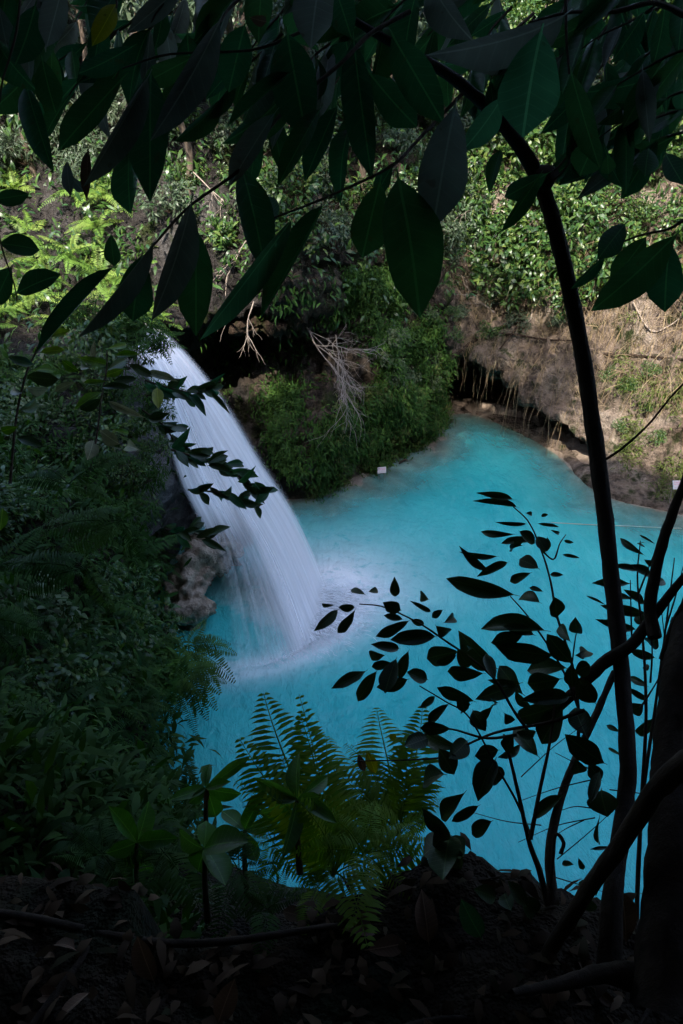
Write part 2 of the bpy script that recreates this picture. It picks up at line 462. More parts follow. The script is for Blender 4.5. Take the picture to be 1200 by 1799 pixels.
# ------------------------------------------------------------------ the gorge: rock walls round the pool
# station: shore point, outward direction, profile of (offset outward, height) from under the water to the rim
ST = [
 ('A', (-2.7, 4.4), (-1, -0.25), [(-.3, -2), (0, 0), (.1, 3), (.2, 6), (.4, 7.4), (.9, 8.6), (2.2, 9.8), (4.0, 15), (7, 24)]),  # top points lie out of view, set to screen sun from the pool
 ('B', (-3.7, 7.8), (-1, 0.0), [(-.3, -2), (0, 0), (-.1, 1.6), (-.2, 3.2), (.2, 4.8), (1.0, 6.3), (2.6, 7.6), (6, 11), (11, 21)]),
 ('C', (-3.75, 10.6), (-1, 0.05), [(-.3, -2), (0, 0), (-.1, 1.5), (-.1, 3.0), (.3, 4.4), (1.1, 5.6), (3.2, 6.6), (8, 9), (14, 18)]),
 ('D', (-4.9, 13.6), (-1, 0.15), [(-.3, -2), (0, 0), (.1, 1.0), (-.1, 2.2), (.2, 3.5), (.9, 4.6), (2.5, 5.3), (8, 6.2), (20, 12)]),
 ('E', (-5.0, 16.6), (-1, 0.25), [(-.3, -2), (0, 0), (.3, .8), (.1, 2.0), (.1, 3.3), (.6, 4.6), (2.0, 5.3), (8, 5.6), (22, 8)]),
 ('F', (-4.3, 20.2), (-.95, .4), [(-.3, -2), (0, 0), (.8, 1.0), (1.0, 2.6), (.8, 4.2), (.9, 5.3), (2.0, 6.0), (8, 7.4), (22, 14)]),
 ('G', (-2.4, 21.4), (-.55, .83), [(-.3, -2), (0, 0), (.8, .8), (2.2, 1.8), (3.6, 3.4), (3.2, 5.0), (.8, 6.2), (2.8, 8.8), (15, 18)]),
 ('H', (-0.9, 21.9), (-.4, .92), [(-.3, -2), (0, 0), (.3, 1.4), (.7, 3.0), (3.2, 3.5), (3.2, 5.2), (.7, 6.2), (2.4, 9.0), (14, 18)]),
 ('I', (1.3, 24.0), (-.45, .9), [(-.3, -2), (0, 0), (.3, 1.4), (.6, 3.0), (1.3, 4.2), (1.5, 5.6), (1.5, 7.2), (3.2, 9.8), (14, 18)]),
 ('J', (3.2, 26.2), (-.35, .94), [(-.3, -2), (0, 0), (.2, 1.0), (.3, 2.2), (.6, 3.8), (1.2, 6.0), (2.6, 8.6), (6, 13), (14, 18)]),
 ('K', (4.6, 28.6), (.1, 1.0), [(-.3, -2), (0, 0), (3.2, .25), (3.2, 1.9), (-.7, 2.7), (.3, 4.4), (1.6, 7.0), (5, 12), (13, 18)]),
 ('L', (6.4, 27.4), (.62, .78), [(-.3, -2), (0, 0), (3.0, .2), (2.8, 1.3), (-.5, 2.05), (.6, 3.6), (2.2, 6.4), (5.5, 11), (13, 17)]),
 ('M', (7.6, 25.1), (.8, .6), [(-.3, -2), (0, 0), (1.9, .2), (1.7, .8), (-.3, 1.3), (1.3, 2.8), (3.2, 6.0), (6.5, 11), (14, 17)]),
 ('N', (8.5, 21.9), (.72, .70), [(-.3, -2), (0, 0), (.4, .2), (.9, .5), (1.8, 1.2), (3.2, 3.2), (5.2, 6.4), (8, 11), (15, 17)]),
 ('O', (11.0, 20.2), (.5, .86), [(-.3, -2), (0, 0), (.5, .2), (1.2, .45), (2.4, 1.1), (4.2, 3.4), (6.4, 7.0), (9, 12), (16, 17)]),
 ('P', (14.5, 16.0), (1, .2), [(-.3, -2), (0, 0), (.3, .6), (.6, 1.8), (1.2, 3.6), (2.4, 6.4), (4.2, 9.5), (7, 13), (14, 17)]),
 ('Q', (13.5, 9.0), (1, -.3), [(-.3, -2), (0, 0), (.3, .8), (.6, 2.4), (1.2, 4.6), (2.4, 7.4), (4.2, 10.5), (7, 15), (14, 25)]),
 ('R', (8.0, 5.0), (.4, -1), [(-.3, -2), (0, 0), (.2, 2.4), (.5, 5.2), (1.0, 7.6), (2.2, 9.2), (4.2, 10.6), (6, 15), (9, 26.5)]),
 ('S', (2.0, 4.2), (0, -1), [(-.3, -2), (0, 0), (.2, 2.6), (.7, 5.6), (1.7, 7.6), (3.0, 8.8), (4.8, 9.3), (6.0, 15), (8.2, 31)]),  # unseen wall behind the camera, raised to keep sun off the pool
]
NL = len(ST[0][3])
ctrl = np.zeros((len(ST), NL, 3))
for i, (_, p, d, prof) in enumerate(ST):
    L = math.hypot(*d)
    for j, (off, z) in enumerate(prof):
        ctrl[i, j] = (p[0] + d[0] / L * off, p[1] + d[1] / L * off, z)
RES, NT = 32, 150
NS = RES * len(ST)
ring = catmull(ctrl.reshape(len(ST), -1), NS, closed=True).reshape(NS, NL, 3)
surf = np.stack([catmull(ring[i], NT) for i in range(NS)])         # NS x NT x 3
du = np.roll(surf, -1, 0) - np.roll(surf, 1, 0)
dv = np.gradient(surf, axis=1)
nrm = np.cross(du, dv); nrm /= np.linalg.norm(nrm, axis=2)[:, :, None] + 1e-9
# make normals point to the pool
cen = np.array([4.0, 15.0, 8.0])
flip = np.sign(np.einsum('ijk,ijk->ij', nrm, cen - surf)); nrm *= np.where(np.median(flip) < 0, -1, 1)
disp = np.zeros((NS, NT))
for i in range(NS):
    for j in range(NT):
        p = surf[i, j]
        z = p[2]
        k = min(1.0, max(0.12, z / 1.2)) * (0.25 + 0.75 * min(1.0, max(0.0, (math.hypot(p[0], p[1]) - 4.0) / 7.0)))
        kq = 1.0 + 0.9 * max(0.0, 1 - abs(i / RES - 7.8) / 2.4)
        disp[i, j] = k * kq * (0.55 * fbm(p, 0.45, 3, 3.1) + 0.28 * fbm((p[0], p[1], p[2] * 1.6), 1.7, 4, 9.7) - 0.18 * abs(fbm(p, 0.9, 3, 5.5)) + 0.16 * abs(fbm((p[0], p[1], p[2] * 2.2), 3.6, 3, 6.1)))
surf_d = surf + nrm * disp[:, :, None]
SHORE = surf_d[:, np.argmin(np.abs(np.median(surf[:, :, 2], axis=0))), :2]
shore_c = catmull(ctrl[:, 1, :2], 600, closed=True)

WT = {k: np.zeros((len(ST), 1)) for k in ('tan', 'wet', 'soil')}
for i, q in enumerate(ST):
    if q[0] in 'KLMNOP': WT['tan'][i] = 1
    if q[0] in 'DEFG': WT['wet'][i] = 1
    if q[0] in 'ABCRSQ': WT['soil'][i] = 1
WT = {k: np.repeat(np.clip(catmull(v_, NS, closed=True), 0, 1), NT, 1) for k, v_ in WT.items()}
def ring_piece(name, s0, s1, mat):
    i0, i1 = s0 * RES, s1 * RES
    idx = np.arange(i0, i1 + 1) % NS
    V = surf_d[idx].reshape(-1, 3)
    F = grid_faces(len(idx), NT)
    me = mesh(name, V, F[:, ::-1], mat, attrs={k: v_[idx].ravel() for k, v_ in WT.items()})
    o = obj(name, me)
    tag(o, kind='structure')
    return o, V, F
pieces = {}
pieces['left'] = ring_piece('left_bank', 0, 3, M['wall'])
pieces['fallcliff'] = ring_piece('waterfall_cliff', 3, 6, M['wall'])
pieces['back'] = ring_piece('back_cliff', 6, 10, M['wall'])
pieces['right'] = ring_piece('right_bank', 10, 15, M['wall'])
pieces['near'] = ring_piece('near_cliff_sun_screen', 15, 19, M['wall'])  # cliff under the ledge; its unseen upper wall is shaped to block sun
# BVH of all walls
Vall = surf_d.reshape(-1, 3)
Fall = grid_faces(NS, NT, closed_u=True)
BV = BVHTree.FromPolygons([tuple(v) for v in Vall], [tuple(int(x) for x in f) for f in Fall])

def leaves_np(pos, d, nrm, length, width, curl=0.2, rnd=None):
    """many small 6-vertex leaves at once -> verts, faces(quads+tips as quads), rnd per vertex"""
    d = d / (np.linalg.norm(d, axis=1)[:, None] + 1e-9)
    x = np.cross(d, nrm); x /= np.linalg.norm(x, axis=1)[:, None] + 1e-9
    z = np.cross(x, d)
    L = length[:, None]; W = width[:, None] * 0.5
    base = pos
    m1 = pos + d * L * 0.38
    m2 = pos + d * L * 0.72 - z * L * curl * 0.35
    tip = pos + d * L - z * L * curl
    V = np.stack([base, m1 - x * W + z * W * .3, m1 + x * W + z * W * .3, m2 - x * W * .72 + z * W * .2, m2 + x * W * .72 + z * W * .2, tip], 1)
    n = len(pos)
    o_ = (np.arange(n) * 6)[:, None]
    tri = np.concatenate([o_ + np.array([[0, 2, 1]]), o_ + np.array([[1, 2, 4]]), o_ + np.array([[1, 4, 3]]), o_ + np.array([[3, 4, 5]])], 0)
    r = rng.random(n) if rnd is None else rnd
    return V.reshape(-1, 3), tri, np.repeat(r, 6)
def rand_dirs(n):
    v_ = rng.normal(size=(n, 3))
    return v_ / np.linalg.norm(v_, axis=1)[:, None]


# ------------------------------------------------------------------ pool bed and water
gx = np.arange(-6.5, 17.01, 0.17); gy = np.arange(2.8, 31.6, 0.17)
GX, GY = np.meshgrid(gx, gy, indexing='ij')
G = np.column_stack([GX.ravel(), GY.ravel()])
d2 = ((G[:, None, :] - shore_c[None, :, :]) ** 2).sum(2)
near = d2.argmin(1); dist = np.sqrt(d2.min(1))
a0 = shore_c; a1 = np.roll(shore_c, -1, 0)
inside = np.zeros(len(G), bool)
for p, q in zip(a0, a1):
    c = ((p[1] > G[:, 1]) != (q[1] > G[:, 1])) & (G[:, 0] < (q[0] - p[0]) * (G[:, 1] - p[1]) / (q[1] - p[1] + 1e-12) + p[0])
    inside ^= c
slopes = dict(A=1.5, B=1.5, C=1.5, D=1.2, E=1.2, F=.8, G=.2, H=.07, I=.055, J=.06, K=.12, L=.22, M=.3, N=.16, O=.13, P=.3, Q=.5, R=1.0, S=1.5)
sl = np.array([[slopes[s[0]]] for s in ST])
sl = catmull(sl, 600, closed=True)[:, 0]
wts = 1.0 / (d2 + .4) ** 2
sl_s = (wts * sl[None, :]).sum(1) / wts.sum(1)
sd_ = np.where(inside, dist, -dist)
nz = np.array([fbm((p[0], p[1], 0), 0.7, 4, 2.2) for p in G])
depth = np.where(sd_ > 0, sd_ * np.maximum(sl_s, .05) + np.maximum(0, sd_ - .5) ** 2 * 0.09, sd_ * 0.25) + np.where(sd_ > 0, 0.16 * nz * np.clip(sd_, 0, 1), 0)
bedz = -np.clip(depth, -0.35, 2.2)
nu, nv = len(gx), len(gy)
F = grid_faces(nu, nv)
ok = (sd_ > -1.2)
F = F[ok[F].all(1)]
m, t, b, o_ = new_mat('pale_silt_bed')
v = objcoord(t)
t.links.new(ramp(t, noise_n(t, 1.1, 7, 0.7, v, 0.6), [(0.3, (0.10, 0.07, 0.05)), (0.5, (0.21, 0.155, 0.115)), (0.7, (0.36, 0.29, 0.23))]), b.inputs['Base Color'])
b.inputs['Roughness'].default_value = 0.8
bump(t, b, noise_n(t, 5, 6, 0.7, v), 0.8, 0.08)
M['bed'] = m
bed = obj('pool_bed', mesh('pool_bed', np.column_stack([G, bedz]), F, M['bed']))
tag(bed, kind='structure')
# ------------------------------------------------------------------ waterfall
UC = [
 [(205, 548, 23.0), (258, 566, 20.9), (300, 590, 20.1), (348, 640, 19.5), (402, 712, 19.0), (455, 800, 18.5), (512, 886, 18.0), (549, 965, 17.4), (573, 1040, None)],
 [(200, 556, 22.2), (254, 582, 20.2), (295, 625, 19.3), (335, 690, 18.6), (385, 780, 17.95), (435, 870, 17.35), (486, 958, 16.8), (526, 1048, 15.9), (556, 1120, None)],
 [(194, 566, 21.4), (246, 600, 19.5), (282, 650, 18.7), (315, 730, 17.9), (350, 820, 17.2), (395, 905, 16.6), (434, 983, 16.0), (466, 1078, 15.0), (494, 1164, None)],
 [(188, 584, 20.4), (236, 625, 18.7), (264, 680, 17.9), (288, 760, 17.1), (315, 850, 16.4), (352, 930, 15.8), (376, 1010, 15.3), (390, 1100, 14.5), (396, 1182, None)],
]
cc = np.array([[(atZ(px, py, -0.02) if Y is None else atY(px, py, Y)) for (px, py, Y) in row] for row in UC])
FU, FV = 90, 130
tmp = catmull(cc.reshape(4, -1), FU).reshape(FU, 9, 3)
sheet = np.stack([catmull(tmp[i], FV) for i in range(FU)])
uu, vv = np.meshgrid(np.linspace(0, 1, FU), np.linspace(0, 1, FV), indexing='ij')
def smooth(a, b, x):
    t_ = np.clip((x - a) / (b - a), 0, 1)
    return t_ * t_ * (3 - 2 * t_)
sdu = np.gradient(sheet, axis=0); sdv = np.gradient(sheet, axis=1)
sn = np.cross(sdu, sdv); sn /= np.linalg.norm(sn, axis=2)[:, :, None]
if (sn[:, :, 0].mean()) < 0: sn = -sn                              # away from the rock, over the pool
cover = 0.95 - 0.30 * smooth(0.28, 0.62, uu) - 0.16 * smooth(0.6, 1, uu)
cover -= 0.52 * smooth(0.56, 0.72, vv) * smooth(0.40, 0.62, uu)
cover -= 0.14 * smooth(0.5, .9, vv) * smooth(0.5, 0.9, uu)
cover += 0.16 * np.exp(-((uu - 0.72) / 0.035) ** 2) * smooth(.5, .6, vv) + 0.14 * np.exp(-((uu - 0.86) / 0.025) ** 2) * smooth(.5, .6, vv) + 0.12 * np.exp(-((uu - 0.6) / 0.03) ** 2) * smooth(.5, .6, vv)
edge = smooth(0, 0.11, uu) ** 0.8 * (1 - smooth(0.9, 1, uu)) * smooth(0.0, 0.03, vv)
fz = np.array([[fbm((u * 9, v_ * 1.5, 0), 1.0, 3, 1.0) for v_ in vv[0]] for u in uu[:, 0]])
fall = empty('waterfall', Vector(sheet[FU // 2, -1]))
tag(fall, 'white silky waterfall arching off the rocky lip into the turquoise pool', 'waterfall')
def fall_layer(name, off, mat, cov, ed, k=1.0):
    V = sheet + sn * (off + 0.05 * fz * k)[:, :, None] if np.ndim(off) else sheet + sn * (off + 0.05 * fz * k)[:, :, None]
    me = mesh(name, (V - np.array(fall.location)).reshape(-1, 3), grid_faces(FU, FV), mat, uv=np.column_stack([uu.ravel(), vv.ravel()]), attrs={'cover': cov.ravel(), 'edge': ed.ravel()})
    return obj(name, me, fall)
fall_layer('water_sheet', np.zeros_like(uu), M['fall'], cover, edge)
ev = smooth(0.0, 0.12, uu) * (1 - smooth(0.85, 1, uu)) * smooth(0.1, 0.3, vv)
fall_layer('water_veil', 0.16 * smooth(0.05, 0.6, vv), M['veil'], np.maximum(cover - 0.22, 0.35), ev, 2.0)
fall_layer('water_core', -0.10 - 0.05 * vv, M['fall'], cover - 0.15, edge * (1 - smooth(0.42, 0.6, uu)), 2.0)

# spray skirts thrown out where the water lands
bot = sheet[:, -1, :].copy(); bot[:, 2] = 0
lb = ((G[:, None, :] - bot[None, ::3, :2]) ** 2).sum(2)
lu = np.linspace(0, 1, FU)[::3][lb.argmin(1)]
reach_ = .24 + .85 * np.exp(-(lu / .3) ** 2)
bub_ = np.clip(2.6 * np.exp(-np.sqrt(lb.min(1)) / reach_), 0, 1) * (.55 + .45 * np.exp(-(lu / .4) ** 2))
F2 = grid_faces(nu, nv)
F2 = F2[(sd_ > -0.7)[F2].all(1)]
wz = np.array([0.012 * fbm((p[0], p[1] * .6, 0), 1.1, 3, 4.0) for p in G])
water = obj('pool_water', mesh('pool_water', np.column_stack([G, wz]), F2, M['water'], attrs={'depth': np.clip(-bedz, 0, 3), 'bubbles': bub_}))
tag(water, kind='structure')

M['spray'] = fall_mat('white_spray', 9, 1.6, 0.15, 1.35, (0.95, 0.95, 0.97))
bc = bot.mean(0) + np.array([-1.2, 1.6, 0])
for k in (4,):
    NA, NR = 120, 26
    ia = np.linspace(0, FU - 1, NA)
    base = np.stack([np.interp(ia, np.arange(FU), bot[:, c]) for c in range(3)], 1)
    out = base - bc; out[:, 2] = 0; out /= np.linalg.norm(out, axis=1)[:, None]
    ua = np.linspace(0, 1, NA)
    reach = (0.75 + 1.35 * np.exp(-((ua - 0.08) / 0.24) ** 2)) * (0.45 + 0.24 * k)
    hgt = (0.06 + 0.65 * np.exp(-((ua - 0.12) / 0.28) ** 2)) * (1.15 - 0.17 * k)
    rr = np.linspace(-0.45, 1, NR)
    V = np.zeros((NA, NR, 3)); cov = np.zeros((NA, NR)); ed = np.zeros((NA, NR))
    for i in range(NA):
        n1 = 0.6 + 0.8 * abs(fbm((ua[i] * 30, k * 7, 0), 1, 3, 2.0))
        for j, r in enumerate(rr):
            V[i, j] = base[i] + out[i] * (r * reach[i] * n1)
            V[i, j, 2] = 0.03 + 0.01 * k + hgt[i] * n1 * max(0, (1 - r) * (r + 0.45)) ** 1.5 * 1.1
            cov[i, j] = 1.05 - 0.85 * max(0, r) - 0.25 * abs(r) * (r < 0) - 0.55 * smooth(0.22, .5, np.array(ua[i])) - .07 * k
            ed[i, j] = min(1, (r + 0.45) / 0.4) * min(1, (1 - r) / 0.7)
    e2 = smooth(0, 0.06, ua) * (1 - smooth(0.9, 1, ua))
    ed *= e2[:, None]
    U, W = np.meshgrid(ua * 1.0 + k * 0.37, (rr + .45) / 1.45, indexing='ij')
    me = mesh('splash', (V - np.array(fall.location)).reshape(-1, 3), grid_faces(NA, NR), M['spray'], uv=np.column_stack([U.ravel(), W.ravel()]), attrs={'cover': cov.ravel(), 'edge': ed.ravel()})
    obj('splash', me, fall)

# drifting mist: soft nested domes of spray over the landing line
M['mist'] = fall_mat('drifting_mist', 2.2, 2.2, -0.2, 2.6, (0.96, 0.96, 0.97))
rm = np.random.default_rng(4)
for (ua_, sz, hz_, out_, cv) in [(.05, 1.2, .35, .25, .9), (.10, 1.5, .4, .4, .85), (.16, 1.3, .4, .35, .85), (.24, 1.0, .4, .3, .8), (.36, .9, .5, .3, .7), (.5, .8, .35, .2, .6), (.64, .7, .3, .2, .55), (.78, .7, .28, .15, .5), (.9, .6, .25, .1, .5)]:
    bp_ = np.array([np.interp(ua_ * (FU - 1), np.arange(FU), bot[:, c]) for c in range(3)])
    od_ = bp_ - bc; od_[2] = 0; od_ /= np.linalg.norm(od_)
    for ly_ in range(1 if ua_ in (.10, .24) else 0):
        c_ = bp_ + od_ * out_ * rm.uniform(.5, 1.2) + np.array([rm.uniform(-.15, .15), rm.uniform(-.15, .15), .02])
        A_, B_ = np.meshgrid(np.linspace(0, 2 * np.pi, 33), np.linspace(0, 1, 12), indexing='ij')
        rad__ = sz * (1 - .3 * ly_) * (B_ + .0) * (1 + .12 * np.sin(A_ * 3 + ly_ + ua_ * 9))
        V = np.stack([c_[0] + rad__ * np.cos(A_), c_[1] + rad__ * np.sin(A_), c_[2] + hz_ * (1 - .3 * ly_) * np.exp(-4 * B_ ** 2)], -1)
        ed_ = np.exp(-4.2 * B_ ** 2) * (1 - B_) ** .5 * .75
        me = mesh('mist', (V - np.array(fall.location)).reshape(-1, 3), grid_faces(33, 12), M['mist'], uv=np.column_stack([(V[..., 0] * .8).ravel(), (V[..., 1] * .8).ravel()]), attrs={'cover': np.full(V.shape[0] * V.shape[1], cv), 'edge': ed_.ravel()})
        obj('mist', me, fall)

# fine streaks of thrown water round the landing line
nS = 3000
ia = np.clip(np.abs(rng.normal(0.0, .26, nS)) + rng.uniform(-.02, .05, nS), 0, 1)
ia[:160] = rng.uniform(.25, .8, 160)
bp = np.stack([np.interp(ia * (FU - 1), np.arange(FU), bot[:, c]) for c in range(3)], 1)
od = bp - bc; od[:, 2] = 0; od /= np.linalg.norm(od, axis=1)[:, None]
strong = np.exp(-(ia / .34) ** 2)
rad_ = np.abs(rng.normal(0, .36, nS)) * (.35 + 1.5 * strong)
tang = np.stack([-od[:, 1], od[:, 0], np.zeros(nS)], 1)
pos = bp + od * (rad_ - .15)[:, None] + tang * rng.normal(0, .12, nS)[:, None]
pos[:, 2] = .04 + np.maximum(0, .5 * strong - .35 * rad_) * rng.random(nS)
dr = od + tang * rng.normal(0, .35, nS)[:, None]; dr[:, 2] = rng.uniform(-.05, .45, nS) * strong
V, F_, r_ = leaves_np(pos, dr, np.tile([0., 0, 1.], (nS, 1)) + rng.normal(0, .3, (nS, 3)), rng.uniform(.05, .30, nS) * (.35 + .9 * strong), rng.uniform(.006, .016, nS), .3)
m, t, b, o_ = new_mat('white_water_drops')
b.inputs['Base Color'].default_value = (.92, .93, .95, 1); b.inputs['Roughness'].default_value = .5
trn = nd(t, 'BsdfTransparent'); mxs = nd(t, 'MixShader'); mxs.inputs[0].default_value = .85
t.links.new(trn.outputs[0], mxs.inputs[1]); t.links.new(b.outputs[0], mxs.inputs[2]); t.links.new(mxs.outputs[0], o_.inputs[0])
tag(obj('thrown_water', mesh('thrown_water', V - np.array(fall.location), F_, m), fall), kind='stuff')

# the rocky lip the water slides over
lipu, lipv = slice(0, FU), slice(0, int(FV * 0.64))
lip = sheet[:, lipv] - sn[:, lipv] * 0.2
nLv = lip.shape[1]
back = smooth(0.75, 1.0, np.linspace(0, 1, nLv))[None, :]
lip[:, :, 0] -= back * 0.9; lip[:, :, 1] += back * 0.35
for i in range(FU):
    for j in range(nLv):
        p = lip[i, j]
        lip[i, j] -= sn[i, j] * max(-0.10, 0.22 * fbm(p, 1.6, 4, 7.7) + 0.12 * abs(fbm(p, 4, 3, 1)))
ext = np.stack([lip[-1] + np.array([-0.55, -0.75, -0.15]) * k * 0.5 + np.array([0, 0, -0.12]) * k * k * .15 for k in range(1, 6)])
pre = np.stack([lip[0] + np.array([-0.3, 0.6, -0.15]) * k * 0.5 for k in range(3, 0, -1)])
lip2 = np.concatenate([pre, lip, ext], 0)
first = lip2[:, :1] + np.array([-3.0, 0.8, 0.15]); lip2 = np.concatenate([first, lip2], 1)
o = obj('waterfall_ledge', mesh('waterfall_ledge', lip2.reshape(-1, 3), grid_faces(lip2.shape[0], lip2.shape[1]), M['wet_rock']))
tag(o, kind='structure')

# tan overhanging outcrop under the fall
def blob_rock(name, path, radii, mat, seed, amp=0.35, res=(90, 56)):
    V, F_ = tube(path, radii, res[1], res[0])
    V = V.reshape(res[0], res[1], 3)
    C_ = V.mean(1, keepdims=True)
    Dn = V - C_; Ln = np.linalg.norm(Dn, axis=2, keepdims=True) + 1e-6; Dn = Dn / Ln
    out_ = V.copy()
    for i in range(res[0]):
        for j in range(res[1]):
            p = V[i, j]
            cell = mnoise.voronoi(Vector(p) * 2.3 + Vector((seed, 0, 0)))[0]
            out_[i, j] += Dn[i, j] * amp * (1.0 * fbm(p, 0.9, 4, seed) + 0.75 * min(.45, (cell[1] - cell[0])) - 0.3 * cell[0] + 0.5 * fbm(p, 3.0, 5, seed + 2) - 0.5 * abs(fbm((p[0], p[1], p[2] * .5), 1.8, 4, seed + 5)))
    return obj(name, mesh(name, out_.reshape(-1, 3), F_, mat))
rk = blob_rock('overhanging_rock', [atY(440, 850, 18.6), atY(415, 905, 17.7), atY(385, 955, 16.9), atY(345, 1005, 16.1), atY(335, 1055, 15.5), atY(330, 1100, 15.4)], [0.3, .55, .66, .7, .55, .2], M['travertine'], 11.0, 0.42)
tag(rk, 'pale tan craggy rock jutting out beneath the left side of the waterfall', 'rock')

# ------------------------------------------------------------------ ledge the camera stands on
lx = np.linspace(-3.4, 3.6, 150); ly = np.linspace(-2.6, 2.3, 110)
LX, LY = np.meshgrid(lx, ly, indexing='ij')
def ledge_z(x, y):
    e = 1.38 + 0.10 * math.sin(x * 1.7 + 1) + 0.10 * math.sin(x * 4.1) + (0.12 if x < -0.6 else 0)
    z = 9.78 + 0.10 * fbm((x, y, 0), 1.1, 4, 3.3) + 0.05 * fbm((x, y, 0), 5, 3, 1.3)
    if y > e: z -= (y - e) * 2.6 + (y - e) ** 2 * 2
    if y < -0.2: z += (-0.2 - y) * 0.55
    if x < -1.6: z += (-1.6 - x) * 0.25
    return z
LZ = np.array([[ledge_z(x, y) for y in ly] for x in lx])
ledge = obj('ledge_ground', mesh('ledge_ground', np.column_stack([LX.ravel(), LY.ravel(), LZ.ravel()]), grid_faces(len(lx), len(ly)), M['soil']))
tag(ledge, kind='structure')

# ------------------------------------------------------------------ leaf, frond and clump meshes
def leaf_geo(n=10, a=0.85, fold=0.18, curl=0.25, wav=0.0, tip=0.12, seed=0):
    rs = np.random.default_rng(seed)
    ph = rs.uniform(0, 6)
    V, UV = [(-0.012, -0.09, 0.0), (0, -0.09, -0.01), (0.012, -0.09, 0)], [(0.48, 0), (0.5, 0), (0.52, 0)]
    for k in range(n + 1):
        t_ = k / n
        hw = 0.5 * max(0.0, 1 - abs(2 * t_ ** a - 1) ** 2.1) ** 0.8
        if t_ > 0.86: hw *= max(0.06, 1 - (t_ - 0.86) / 0.14 * (1 - tip) * .75)
        if k == 0: hw = 0.02
        if k == n: hw = 0.006
        wl = wav * math.sin(t_ * 11 + ph); wr = wav * math.sin(t_ * 9 + ph * 2)
        z = -curl * t_ ** 2
        y = t_ * (1 - 0.12 * curl)
        bend = 0.05 * math.sin(t_ * 2.5 + ph)
        V += [(-hw * (1 + wl) + bend * .6, y, z + fold * hw + wl * 0.12), (bend * .6, y, z), (hw * (1 + wr) + bend * .6, y, z + fold * hw + wr * 0.12)]
        UV += [(0.5 - hw if k else .49, t_), (0.5, t_), (0.5 + hw if k else .51, t_)]
    V = np.array(V); F_ = []
    for k in range(n + 1):
        i = k * 3
        F_ += [(i, i + 1, i + 4, i + 3), (i + 1, i + 2, i + 5, i + 4)]
    UVn = np.array(UV)
    UVn[:, 0] = 0.5 + (UVn[:, 0] - 0.5)
    return V, np.array(F_), UVn
LEAFV = [dict(n=10, a=1.1, fold=.22, curl=.18, wav=.04, seed=1), dict(n=10, a=1.2, fold=.3, curl=.35, wav=.05, seed=2),
         dict(n=10, a=1.25, fold=.15, curl=.1, wav=.06, tip=.25, seed=3), dict(n=10, a=1.1, fold=.35, curl=.5, wav=.05, seed=4),
         dict(n=10, a=1.35, fold=.2, curl=.22, wav=.08, tip=.08, seed=5), dict(n=10, a=.95, fold=.26, curl=.02, wav=.03, seed=6)]
_leaf_cache = {}
def leaf_me(v_, mat):
    k = (v_ % len(LEAFV), mat)
    if k not in _leaf_cache:
        V, F_, UV = leaf_geo(**LEAFV[k[0]])
        _leaf_cache[k] = mesh('leaf', V, F_, M[mat], uv=UV)
    return _leaf_cache[k]
def place_leaf(root, pos, d, nrm, length, width, mat, v_=None, name='leaf'):
    v_ = random.randrange(6) if v_ is None else v_
    return obj(name, leaf_me(v_, mat), root, loc_m(root, frame(pos, d, nrm, length, width)))
def px_leaf(root, b_, t_, wpx, D, mat, dD=None, roll=None, v_=None, name='leaf'):
    """leaf surveyed from the photograph: base and tip pixel, apparent width, depth in metres"""
    dD = random.uniform(-0.12, 0.12) * D * 0.3 if dD is None else dD
    p0, p1 = atD(*b_, D), atD(*t_, D + dD)
    ax = p1 - p0
    roll = random.uniform(-0.7, 0.7) if roll is None else roll
    n_ = (CAM - p0).normalized()
    n_ = Matrix.Rotation(roll, 3, ax.normalized()) @ n_
    if random.random() < 0.5: n_ = n_ if n_.z > 0 else n_
    wd = wpx / FPX * D / max(0.45, math.cos(roll))
    return place_leaf(root, p0, ax, n_, ax.length, wd, mat, v_, name)
def px_tube(root, pts, mat, name, sides=7, n=None, wob=0.03, taper=None):
    """pts: (px, py, depth, width in px)"""
    P = [atD(a, b_, D) for a, b_, D, w_ in pts]
    rr = [w_ * 0.5 / FPX * D for a, b_, D, w_ in pts]
    V, F_ = tube(P, rr, sides, n or max(6, len(pts) * 4), wob, seed=len(pts))
    return obj(name, mesh(name, V - np.array(root.location), F_, M[mat]), root)

